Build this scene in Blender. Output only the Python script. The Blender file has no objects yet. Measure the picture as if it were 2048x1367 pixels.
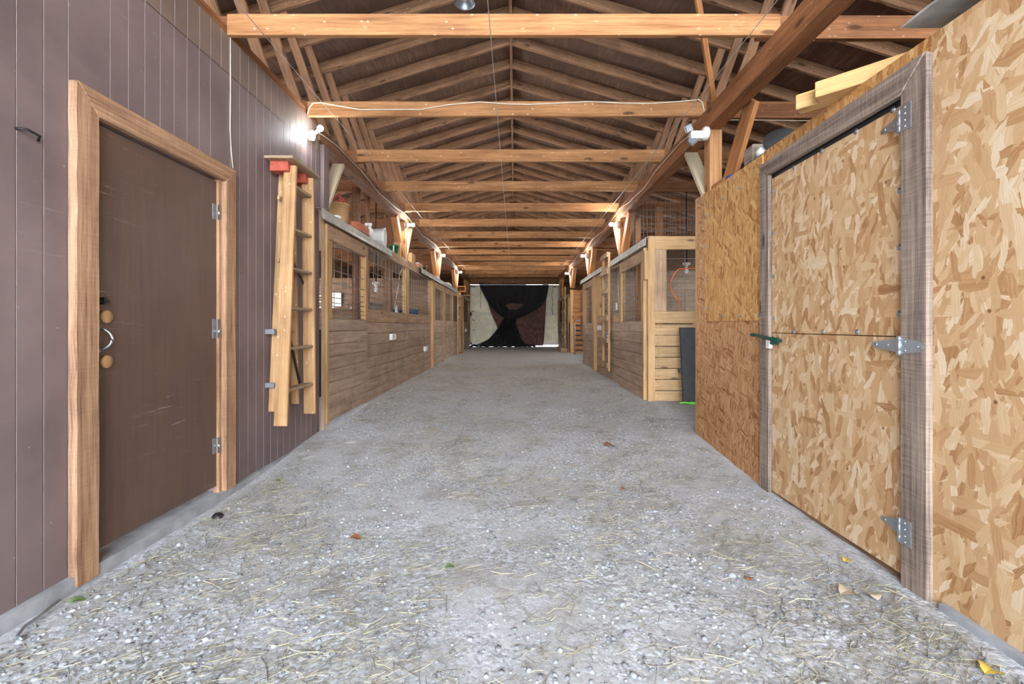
import bpy, bmesh, math, random
import numpy as np
from mathutils import Vector, Matrix, noise as mnoise
random.seed(7); R = random.Random(11); PI = math.pi
SC = bpy.context.scene
COL = SC.collection

# ------------------------------------------------------------------ camera, light, exposure
F, PX0, PY0, CZ = 930.0, 1030.0, 650.0, 1.17
cd = bpy.data.cameras.new('camera'); cam = bpy.data.objects.new('camera', cd); COL.objects.link(cam)
cam.location = (0, 0, CZ); cam.rotation_euler = (PI / 2, 0, 0)
cd.sensor_width = 36; cd.lens = F / 2048 * 36; cd.clip_start = 0.02; cd.clip_end = 200
cd.shift_x = -(PX0 - 1024) / 2048; cd.shift_y = -(683.5 - PY0) / 2048
SC.camera = cam
SC.view_settings.view_transform = 'Standard'; SC.view_settings.look = 'None'
SC.view_settings.gamma = 1; SC.view_settings.use_curve_mapping = False
SC.view_settings.exposure = 2.6
SC.cycles.use_denoising = True
SC.cycles.max_bounces = 8; SC.cycles.diffuse_bounces = 5; SC.cycles.transparent_max_bounces = 8
SC.cycles.sample_clamp_indirect = 6
SC.cycles.use_fast_gi = False
W = bpy.data.worlds.new('World'); SC.world = W; W.use_nodes = True
wn = W.node_tree.nodes; bg = wn['Background']
tc = wn.new('ShaderNodeTexCoord'); sp = wn.new('ShaderNodeSeparateXYZ'); rp = wn.new('ShaderNodeValToRGB')
W.node_tree.links.new(tc.outputs['Generated'], sp.inputs[0]); W.node_tree.links.new(sp.outputs['Z'], rp.inputs[0])
rp.color_ramp.elements[0].color = (0.9, 0.945, 1.0, 1); rp.color_ramp.elements[0].position = 0.0
rp.color_ramp.elements[1].color = (0.7, 0.84, 1.0, 1); rp.color_ramp.elements[1].position = 0.6
W.node_tree.links.new(rp.outputs[0], bg.inputs[0]); bg.inputs[1].default_value = 3.4
BULB = 120.0

# ------------------------------------------------------------------ materials
def lin(c):
    return tuple((x / 255 / 12.92 if x / 255 <= 0.04045 else ((x / 255 + 0.055) / 1.055) ** 2.4) for x in c) + (1,)

class NT:
    def __init__(s, name):
        s.m = bpy.data.materials.new(name); s.m.use_nodes = True
        s.t = s.m.node_tree; s.t.nodes.clear()
        s.out = s.t.nodes.new('ShaderNodeOutputMaterial')
        s.b = s.t.nodes.new('ShaderNodeBsdfPrincipled'); s.l(s.b.outputs[0], s.out.inputs[0])
    def l(s, a, b): s.t.links.new(a, b)
    def n(s, typ, ins=None, **kw):
        nd = s.t.nodes.new(typ)
        for k, v in kw.items(): setattr(nd, k, v)
        for k, v in (ins or {}).items():
            if v is None: continue
            if isinstance(v, bpy.types.NodeSocket): s.l(v, nd.inputs[k])
            else: nd.inputs[k].default_value = v
        return nd
    def math(s, op, a, b=None, c=None, clamp=False):
        nd = s.n('ShaderNodeMath', {0: a, 1: b, 2: c}, operation=op); nd.use_clamp = clamp
        return nd.outputs[0]
    def vmath(s, op, a, b=None):
        return s.n('ShaderNodeVectorMath', {0: a, 1: b}, operation=op).outputs[0]
    def noise(s, vec, scale=1, detail=3, rough=0.55, dim='3D'):
        return s.n('ShaderNodeTexNoise', {'Vector': vec, 'Scale': scale, 'Detail': detail, 'Roughness': rough}, noise_dimensions=dim)
    def ramp(s, fac, stops, interp='LINEAR'):
        nd = s.n('ShaderNodeValToRGB', {0: fac}); cr = nd.color_ramp; cr.interpolation = interp
        while len(cr.elements) < len(stops): cr.elements.new(0.5)
        for e, (p, c) in zip(cr.elements, stops): e.position = p; e.color = c
        return nd.outputs[0]
    def mix(s, fac, a, b, blend='MIX'):
        nd = s.n('ShaderNodeMix', data_type='RGBA', blend_type=blend)
        for sock, v in ((nd.inputs[0], fac), (nd.inputs[6], a), (nd.inputs[7], b)):
            if isinstance(v, bpy.types.NodeSocket): s.l(v, sock)
            else: sock.default_value = v
        return nd.outputs[2]
    def step(s, x, lo, hi):
        nd = s.n('ShaderNodeMapRange', {0: x, 1: lo, 2: hi, 3: 0.0, 4: 1.0}); nd.clamp = True
        return nd.outputs[0]
    def bump(s, h, strength=0.3, dist=0.01):
        nd = s.n('ShaderNodeBump', {'Height': h, 'Strength': strength, 'Distance': dist}); s.l(nd.outputs[0], s.b.inputs['Normal'])
    def fin(s, col, rough=0.8, metal=0.0, spec=None):
        if isinstance(col, bpy.types.NodeSocket): s.l(col, s.b.inputs['Base Color'])
        else: s.b.inputs['Base Color'].default_value = col
        if isinstance(rough, bpy.types.NodeSocket): s.l(rough, s.b.inputs['Roughness'])
        else: s.b.inputs['Roughness'].default_value = rough
        s.b.inputs['Metallic'].default_value = metal
        if spec is not None: s.b.inputs['Specular IOR Level'].default_value = spec
        return s.m

def wood(name, dark, light, speck=0.0, rough=0.75, saw=0.0, stain=0.35, var=0.22, knot=1.0, grain=1.0, staincol=None):
    k = NT(name)
    uv = k.n('ShaderNodeUVMap').outputs[0]
    pos = k.n('ShaderNodeNewGeometry'); rnd = pos.outputs['Random Per Island']; P = pos.outputs['Position']
    sv = k.n('ShaderNodeMapping', {'Vector': uv, 'Scale': (1.0, 9.0, 1.0)}).outputs[0]
    g1 = k.noise(sv, 1.6, 3, 0.6); 
    wv = k.vmath('ADD', uv, k.n('ShaderNodeVectorMath', {0: g1.outputs['Color'], 'Scale': 0.02}, operation='SCALE').outputs[0])
    g2 = k.noise(k.n('ShaderNodeMapping', {'Vector': wv, 'Scale': (1.3, 60.0, 1.0)}).outputs[0], 1.0, 4, 0.65, '2D')
    g3 = k.noise(k.n('ShaderNodeMapping', {'Vector': wv, 'Scale': (9.0, 300.0, 1.0)}).outputs[0], 1.0, 2, 0.6, '2D')
    f = k.math('MULTIPLY_ADD', g2.outputs[0], 0.9 * grain, k.math('MULTIPLY_ADD', g3.outputs[0], 0.45 * grain, 0.5 - 0.675 * grain))
    f = k.math('MULTIPLY_ADD', k.math('SUBTRACT', g1.outputs[0], 0.5), 0.9, f)
    if saw:
        s1 = k.noise(k.n('ShaderNodeMapping', {'Vector': wv, 'Scale': (110.0, 5.0, 1.0)}).outputs[0], 1.0, 2, 0.6, '2D')
        f = k.math('MULTIPLY_ADD', k.math('SUBTRACT', s1.outputs[0], 0.5), saw, f)
    d, l_ = lin(dark), lin(light)
    mid = tuple((a + b) / 2 for a, b in zip(d, l_))
    col = k.ramp(f, [(0.18, d), (0.5, mid), (0.82, l_)])
    st = k.noise(P, 2.3, 4, 0.6)
    sc = staincol or tuple(x * 0.55 for x in dark)
    col = k.mix(k.math('MULTIPLY', k.step(st.outputs[0], 0.48, 0.72), stain), col, lin(sc))
    if knot:
        vo = k.n('ShaderNodeTexVoronoi', {'Vector': k.n('ShaderNodeMapping', {'Vector': uv, 'Scale': (1.6, 5.0, 1.0)}).outputs[0], 'Scale': 1.0}, voronoi_dimensions='2D')
        kn = k.math('MULTIPLY', k.step(vo.outputs['Distance'], 0.11, 0.05), k.step(k.n('ShaderNodeSeparateColor', {0: vo.outputs['Color']}).outputs[0], 0.55, 0.6))
        col = k.mix(k.math('MULTIPLY', kn, 0.75 * knot), col, lin(tuple(x * 0.5 for x in dark)))
    if speck:
        v2 = k.n('ShaderNodeTexVoronoi', {'Vector': k.n('ShaderNodeMapping', {'Vector': uv, 'Scale': (14.0, 22.0, 1.0)}).outputs[0], 'Scale': 1.0}, voronoi_dimensions='2D')
        m2 = k.math('MULTIPLY', k.step(v2.outputs['Distance'], 0.16, 0.08), k.step(k.n('ShaderNodeSeparateColor', {0: v2.outputs['Color']}).outputs[1], 0.86, 0.9))
        n3 = k.noise(P, 5.0, 5, 0.7)
        m3 = k.step(n3.outputs[0], 0.66, 0.74)
        col = k.mix(k.math('MULTIPLY', k.math('MAXIMUM', m2, k.math('MULTIPLY', m3, 0.5)), speck), col, lin((222, 196, 160)))
    br = k.math('MULTIPLY_ADD', rnd, var, 1 - var / 2)
    col = k.mix(1.0, col, k.n('ShaderNodeCombineColor', {0: br, 1: br, 2: br}).outputs[0], 'MULTIPLY')
    k.bump(f, 0.35, 0.004)
    return k.fin(col, rough, spec=0.3)

def osb(name, L, Wd, cell, tint=(1, 1, 1), layers=8, spread=2.6, dark=0.0):
    k = NT(name)
    P = k.n('ShaderNodeNewGeometry').outputs['Position']
    s = k.n('ShaderNodeSeparateXYZ', {0: P})
    yz = k.n('ShaderNodeCombineXYZ', {0: s.outputs[1], 1: s.outputs[2], 2: 0.0}).outputs[0]
    wob = k.noise(yz, 18, 2, 0.5, '2D')
    def c(r, g, b): return lin((min(255, r * tint[0]), min(255, g * tint[1]), min(255, b * tint[2])))
    stops = [(0.0, c(158, 108, 66)), (0.12, c(186, 138, 90)), (0.3, c(204, 160, 112)), (0.6, c(215, 176, 128)), (0.85, c(226, 194, 150)), (1.0, c(238, 215, 180))]
    base = k.noise(k.n('ShaderNodeMapping', {'Vector': yz, 'Scale': (60, 18, 1)}).outputs[0], 1, 4, 0.7, '2D')
    col = k.ramp(k.step(base.outputs[0], 0.3, 0.7), [(0, c(178, 130, 84)), (1, c(214, 174, 124))]); hgt = base.outputs[0]
    rr = random.Random(5)
    angs = [90, 68, 112, 40, 84, 140, 98, 75, 105, 5, 120, 88][:layers]
    for i, an in enumerate(angs):
        a0 = math.radians(90 + (an - 90) * spread) + rr.uniform(-0.12, 0.12)
        q = k.n('ShaderNodeVectorRotate', {'Vector': k.vmath('ADD', yz, (rr.uniform(3, 90), rr.uniform(3, 90), 0)), 'Angle': -a0}, rotation_type='Z_AXIS').outputs[0]
        q = k.vmath('ADD', q, k.n('ShaderNodeVectorMath', {0: wob.outputs['Color'], 'Scale': Wd * 0.5}, operation='SCALE').outputs[0])
        fs = rr.uniform(0.75, 1.3)
        qs = k.n('ShaderNodeMapping', {'Vector': q, 'Scale': (1.0 / (L * fs), 1.0 / (Wd * fs), 1.0)}).outputs[0]
        v = k.n('ShaderNodeTexVoronoi', {'Vector': qs, 'Scale': 1.0, 'Randomness': 0.95}, voronoi_dimensions='2D', distance='CHEBYCHEV' if i % 3 else 'EUCLIDEAN')
        cs = k.n('ShaderNodeSeparateColor', {0: v.outputs['Color']})
        m = k.math('GREATER_THAN', cs.outputs[0], 0.62 if i < layers - 3 else 0.8)
        g = k.noise(k.n('ShaderNodeMapping', {'Vector': qs, 'Scale': (0.7, 7.0, 1)}).outputs[0], 1, 2, 0.6, '2D')
        r2 = cs.outputs[1]
        fc = k.math('MULTIPLY_ADD', k.math('SUBTRACT', g.outputs[0], 0.5), 0.5, k.math('MULTIPLY_ADD', r2, 0.92, 0.06 - dark))
        fcol = k.ramp(fc, stops)
        sh = k.math('MULTIPLY', m, k.step(v.outputs['Distance'], 0.9, 0.55))
        col = k.mix(k.math('MULTIPLY', m, 0.94), col, fcol)
        hgt = k.math('ADD', k.math('MULTIPLY', hgt, 0.6), k.math('MULTIPLY', sh, r2))
    kn = k.n('ShaderNodeTexVoronoi', {'Vector': yz, 'Scale': 4.0}, voronoi_dimensions='2D')
    km = k.math('MULTIPLY', k.step(kn.outputs['Distance'], 0.04, 0.02), k.step(k.n('ShaderNodeSeparateColor', {0: kn.outputs['Color']}).outputs[0], 0.7, 0.72))
    col = k.mix(k.math('MULTIPLY', km, 0.8), col, lin((110, 66, 34)))
    k.bump(hgt, 0.25, 0.002)
    return k.fin(col, 0.72, spec=0.3)

def plain(name, rgb, rough=0.6, metal=0.0, var=0.12, scale=20.0, spec=None):
    k = NT(name)
    P = k.n('ShaderNodeNewGeometry').outputs['Position']
    nz = k.noise(P, scale, 4, 0.6)
    c = lin(rgb)
    a = tuple(x * (1 - var) for x in c[:3]) + (1,); b = tuple(min(1, x * (1 + var)) for x in c[:3]) + (1,)
    k.bump(nz.outputs[0], 0.08, 0.003)
    return k.fin(k.ramp(nz.outputs[0], [(0.3, a), (0.7, b)]), rough, metal, spec)

def paint(name, rgb, scuff=0.5, rough=0.42, streak=0.0, spots=(170, 160, 160)):
    k = NT(name)
    P = k.n('ShaderNodeNewGeometry').outputs['Position']
    n1 = k.noise(P, 2.0, 5, 0.6)
    c = lin(rgb); d = tuple(x * 0.78 for x in c[:3]) + (1,); e = tuple(x * 1.22 for x in c[:3]) + (1,)
    col = k.ramp(n1.outputs[0], [(0.3, d), (0.7, e)])
    if streak:
        n4 = k.noise(k.n('ShaderNodeMapping', {'Vector': P, 'Scale': (30, 30, 1.6)}).outputs[0], 1, 5, 0.7)
        col = k.mix(k.math('MULTIPLY', k.step(n4.outputs[0], 0.4, 0.7), streak), col, lin((116, 90, 66)))
    # scuffs, scratches and splashes: long thin noise bands + specks
    n2 = k.noise(k.n('ShaderNodeMapping', {'Vector': P, 'Rotation': (0.7, 0, 0), 'Scale': (40, 3, 55)}).outputs[0], 1, 6, 0.75)
    n3 = k.noise(P, 1.6, 2, 0.5)
    m = k.math('MULTIPLY', k.step(n2.outputs[0], 0.60, 0.70), k.step(n3.outputs[0], 0.5, 0.66))
    v = k.n('ShaderNodeTexVoronoi', {'Vector': P, 'Scale': 14.0})
    sp_ = k.math('MULTIPLY', k.step(v.outputs['Distance'], 0.075, 0.04), k.step(k.n('ShaderNodeSeparateColor', {0: v.outputs['Color']}).outputs[0], 0.55, 0.6))
    col = k.mix(k.math('MULTIPLY', k.math('MAXIMUM', m, sp_), scuff), col, lin(spots))
    k.bump(n2.outputs[0], 0.05, 0.003)
    return k.fin(col, k.math('MULTIPLY_ADD', m, 0.3, rough), spec=0.45)

M = {}
M['tie'] = wood('tie_beam_wood', (134, 88, 54), (202, 148, 98), speck=0.8, stain=0.25, var=0.16)
M['tie_dark'] = wood('joist_wood', (112, 72, 46), (170, 116, 76), speck=0.3, stain=0.4)
M['rafter'] = wood('rafter_wood', (104, 72, 52), (172, 130, 96), speck=0.45, stain=0.45, var=0.4)
M['strut'] = wood('strut_wood', (106, 74, 54), (164, 122, 90), stain=0.4, var=0.4)
M['plate'] = wood('plate_wood', (98, 64, 44), (150, 110, 82), speck=0.3, stain=0.3, saw=0.25)
M['plate_r'] = wood('plate_wood_reddish', (116, 72, 44), (176, 118, 76), speck=0.2, stain=0.25)
M['post'] = wood('post_wood', (140, 96, 60), (194, 146, 98), stain=0.25)
M['pale'] = wood('pale_brace_wood', (170, 152, 124), (206, 190, 162), stain=0.15, knot=0.3)
M['brace'] = wood('brace_wood', (136, 86, 48), (196, 136, 84), stain=0.25)
M['kick'] = wood('kickboard_oak', (140, 118, 102), (198, 174, 150), saw=0.6, stain=0.3, var=0.22, rough=0.85, grain=0.55, knot=0.25)
M['kick_y'] = wood('kickboard_golden', (152, 120, 84), (204, 170, 126), saw=0.2, stain=0.25, var=0.22)
M['stile'] = wood('stile_pine', (162, 124, 82), (210, 172, 124), stain=0.2, var=0.12)
M['rail'] = wood('rail_oak', (136, 108, 86), (196, 164, 130), stain=0.3, saw=0.2)
M['trim_l'] = wood('weathered_trim_oak', (122, 86, 64), (196, 158, 124), saw=0.2, stain=0.25, var=0.1, staincol=(90, 62, 50), knot=0.3)
M['trim_r'] = wood('grey_barn_board', (100, 84, 78), (176, 156, 138), saw=0.45, stain=0.3, var=0.12)
M['ladder'] = wood('ladder_wood', (158, 116, 76), (208, 168, 122), speck=0.7, stain=0.35, var=0.1, knot=0.3)
M['tread'] = wood('ladder_tread_wood', (130, 108, 86), (188, 164, 134), speck=0.4)
M['lumber'] = wood('new_lumber', (190, 148, 92), (226, 186, 130), stain=0.08, var=0.08, knot=0.6)
M['gable'] = wood('gable_boards', (104, 70, 46), (156, 112, 74), stain=0.3)
M['dark_in'] = wood('stall_partition_wood', (100, 74, 56), (160, 124, 94), stain=0.4, var=0.3)
M['osb'] = osb('osb_panel', 0.105, 0.030, 0, spread=1.0, layers=12, tint=(0.985, 0.985, 1.0))
M['osb_low'] = osb('osb_panel_old', 0.075, 0.014, 0, spread=0.8, layers=10, tint=(0.93, 0.86, 0.82), dark=0.1)
M['osb_top'] = osb('osb_panel_amber', 0.085, 0.017, 0, spread=0.55, layers=10, tint=(0.97, 0.9, 0.76), dark=0.08)
M['siding'] = paint('brown_siding_paint', (120, 104, 102), 0.5, 0.6)
M['siding_up'] = paint('brown_siding_paint_upper', (124, 107, 97), 0.15, 0.55)
M['door_brown'] = paint('brown_door_paint', (94, 74, 66), 0.8, 0.45, streak=0.45, spots=(190, 170, 160))
M['groove'] = plain('groove_painted_highlight', (142, 128, 126), 0.5)  # highlight painted in as a lighter tone on one side of each groove
M['steel'] = plain('zinc_steel', (176, 182, 188), 0.38, 0.85, 0.12, 60)
M['galv'] = plain('galvanised_track', (186, 187, 180), 0.5, 0.3, 0.25, 12)
M['wire'] = plain('grille_wire', (140, 136, 130), 0.5, 0.5)
M['iron'] = plain('dark_iron', (52, 50, 52), 0.5, 0.5)
M['black'] = plain('black_plastic', (30, 30, 32), 0.5)
M['mat_black'] = plain('black_rubber', (52, 52, 54), 0.7, 0, 0.3, 8)
M['white'] = plain('white_plastic', (226, 224, 216), 0.45, 0, 0.06)
M['cable'] = plain('cream_cable', (222, 210, 188), 0.5)
M['green'] = plain('dark_green_paint', (24, 70, 60), 0.4, 0.2)
M['pot'] = plain('green_pot', (38, 104, 66), 0.5)
M['red'] = plain('red_paint', (176, 84, 64), 0.7, 0, 0.25)
M['hose_red'] = plain('red_hose', (190, 90, 84), 0.5)
M['orange'] = plain('orange_cord', (232, 110, 40), 0.5)
M['terra'] = plain('orange_hose', (196, 120, 86), 0.55)
M['lime'] = plain('lime_rope', (110, 206, 60), 0.6)
M['cream'] = paint('cream_door_paint', (236, 230, 202), 0.25, 0.55, spots=(150, 140, 110))
M['cream_w'] = plain('white_door_frame', (222, 218, 204), 0.55, 0, 0.08)
M['concrete'] = plain('concrete_curb', (158, 160, 162), 0.9, 0, 0.25, 9)
M['blue'] = plain('blue_plastic', (40, 74, 150), 0.5)
M['greycloth'] = plain('grey_wicker', (150, 148, 144), 0.9, 0, 0.4, 60)
M['cardboard'] = plain('tan_cardboard', (196, 156, 108), 0.8, 0, 0.12, 8)
M['paper'] = plain('white_paper', (232, 230, 224), 0.8, 0, 0.05)
M['drypale'] = plain('pale_dry_leaf', (196, 178, 152), 0.8)
M['leafb'] = plain('brown_leaf', (156, 104, 66), 0.8)
M['leafy'] = plain('yellow_leaf', (214, 180, 80), 0.7)
M['leafg'] = plain('green_leaf', (116, 142, 84), 0.7)
M['brick'] = plain('red_brick', (150, 84, 62), 0.9)

def m_emit(name, col, st):
    k = NT(name); k.b.inputs['Base Color'].default_value = (1, 1, 1, 1)
    k.b.inputs['Emission Color'].default_value = col; k.b.inputs['Emission Strength'].default_value = st
    return k.m
M['bulb'] = m_emit('lit_bulb', (1.0, 0.98, 0.94, 1), BULB)
M['bulb_near'] = m_emit('lit_bulb_cool', (0.95, 0.98, 1.0, 1), BULB * 0.16)

def m_net():
    k = NT('black_netting')
    P = k.n('ShaderNodeNewGeometry').outputs['Position']
    nz = k.noise(P, 9, 4, 0.6)
    k.fin(lin((20, 18, 22)), 0.8)
    tr = k.n('ShaderNodeBsdfTransparent')
    mx = k.n('ShaderNodeMixShader', {0: k.step(nz.outputs[0], 0.1, 0.35), 1: tr.outputs[0], 2: k.b.outputs[0]})
    mx2 = k.n('ShaderNodeMixShader', {0: 0.975, 1: tr.outputs[0], 2: mx.outputs[0]})
    k.l(mx2.outputs[0], k.out.inputs[0]); return k.m
M['net'] = m_net()
def m_tarp():
    k = NT('brown_mesh_tarp')
    P = k.n('ShaderNodeNewGeometry').outputs['Position']
    nz = k.noise(k.n('ShaderNodeMapping', {'Vector': P, 'Scale': (9, 9, 4)}).outputs[0], 1.6, 5, 0.7)
    col = k.ramp(nz.outputs[0], [(0.35, lin((58, 36, 34))), (0.6, lin((110, 72, 64))), (0.75, lin((150, 108, 96)))])
    k.bump(nz.outputs[0], 0.6, 0.03)
    return k.fin(col, 0.7)
M['tarp'] = m_tarp()
def m_ceiling():
    k = NT('roof_sheathing_plywood')
    P = k.n('ShaderNodeNewGeometry').outputs['Position']
    s = k.n('ShaderNodeSeparateXYZ', {0: P})
    v = k.n('ShaderNodeCombineXYZ', {0: s.outputs[0], 1: s.outputs[1], 2: 0.0}).outputs[0]
    br = k.n('ShaderNodeTexBrick', {'Vector': k.n('ShaderNodeMapping', {'Vector': v, 'Rotation': (0, 0, PI / 2)}).outputs[0], 'Scale': 1.0, 'Mortar Size': 0.004,
             'Brick Width': 2.44, 'Row Height': 1.22, 'Color1': (0.0, 0, 0, 1), 'Color2': (1, 1, 1, 1), 'Mortar': (0, 0, 0, 1)})
    n1 = k.noise(v, 1.7, 6, 0.65); n2 = k.noise(k.n('ShaderNodeMapping', {'Vector': v, 'Scale': (30, 2.5, 1)}).outputs[0], 1, 3, 0.6)
    f = k.math('MULTIPLY_ADD', n2.outputs[0], 0.45, k.math('MULTIPLY', n1.outputs[0], 0.7))
    col = k.ramp(f, [(0.35, lin((46, 30, 24))), (0.52, lin((84, 56, 42))), (0.66, lin((116, 82, 62))), (0.8, lin((156, 126, 102)))])
    col = k.mix(k.math('MULTIPLY', k.n('ShaderNodeSeparateColor', {0: br.outputs[0]}).outputs[0], 0.5), col, lin((112, 90, 74)))
    return k.fin(col, 0.85)
M['sheathing'] = m_ceiling()
def m_floor():
    k = NT('gravel_and_dirt')
    P = k.n('ShaderNodeNewGeometry').outputs['Position']
    v1 = k.n('ShaderNodeTexVoronoi', {'Vector': P, 'Scale': 75.0}); v2 = k.n('ShaderNodeTexVoronoi', {'Vector': P, 'Scale': 34.0})
    big = k.noise(P, 0.9, 5, 0.6); n2 = k.noise(P, 6, 5, 0.65); fine = k.noise(P, 160, 3, 0.7)
    c1 = k.n('ShaderNodeSeparateColor', {0: v1.outputs['Color']}); c2 = k.n('ShaderNodeSeparateColor', {0: v2.outputs['Color']})
    stone = k.ramp(c1.outputs[0], [(0.0, lin((150, 151, 153))), (0.5, lin((194, 196, 199))), (0.85, lin((216, 218, 221))), (1, lin((236, 237, 240)))])
    st2 = k.ramp(c2.outputs[0], [(0.0, lin((160, 161, 162))), (0.7, lin((200, 202, 204))), (1, lin((228, 228, 230)))])
    stone = k.mix(k.math('MULTIPLY', k.step(v2.outputs['Distance'], 0.42, 0.3), k.step(c2.outputs[1], 0.6, 0.65)), stone, st2)
    dirt = k.ramp(fine.outputs[0], [(0.3, lin((178, 178, 178))), (0.7, lin((212, 211, 210)))])
    m = k.step(k.math('ADD', k.math('MULTIPLY', big.outputs[0], 0.6), k.math('MULTIPLY', n2.outputs[0], 0.4)), 0.42, 0.56)
    col = k.mix(k.math('MULTIPLY', m, 0.85), stone, dirt)
    # chaff: brownish fine hay dust in patches and toward the back of the aisle
    chm = k.noise(P, 3.1, 6, 0.7)
    yy = k.n('ShaderNodeSeparateXYZ', {0: P}).outputs[1]
    far = k.step(yy, 3.0, 11.0)
    ch = k.math('MULTIPLY', k.step(chm.outputs[0], 0.5, 0.62), k.math('MULTIPLY_ADD', far, 0.3, 0.45))
    ch = k.math('MAXIMUM', ch, k.math('MULTIPLY', far, 0.4))
    chc = k.ramp(fine.outputs[0], [(0.3, lin((112, 106, 94))), (0.65, lin((170, 162, 146)))])
    col = k.mix(ch, col, chc)
    h = k.math('ADD', k.math('MULTIPLY', v1.outputs['Distance'], -0.5), k.math('MULTIPLY', k.math('MULTIPLY', v2.outputs['Distance'], -1.0), 0.9))
    h = k.math('ADD', k.math('MULTIPLY', h, k.math('MULTIPLY_ADD', m, -0.7, 1.0)), k.math('MULTIPLY', fine.outputs[0], 0.25))
    k.bump(h, 0.6, 0.008)
    return k.fin(col, 0.95, spec=0.15)
M['floor'] = m_floor()
def m_island(name, stops, rough=0.8):
    k = NT(name)
    r = k.n('ShaderNodeNewGeometry').outputs['Random Per Island']
    return k.fin(k.ramp(r, [(p, lin(c)) for p, c in stops]), rough, spec=0.2)
M['pebble'] = m_island('pebble_stone', [(0, (126, 127, 129)), (0.5, (160, 162, 165)), (0.9, (184, 186, 189)), (1, (206, 207, 209))])
M['straw'] = m_island('straw_stem', [(0, (92, 88, 82)), (0.5, (132, 126, 112)), (0.82, (168, 158, 130)), (1, (222, 210, 170))])

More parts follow.
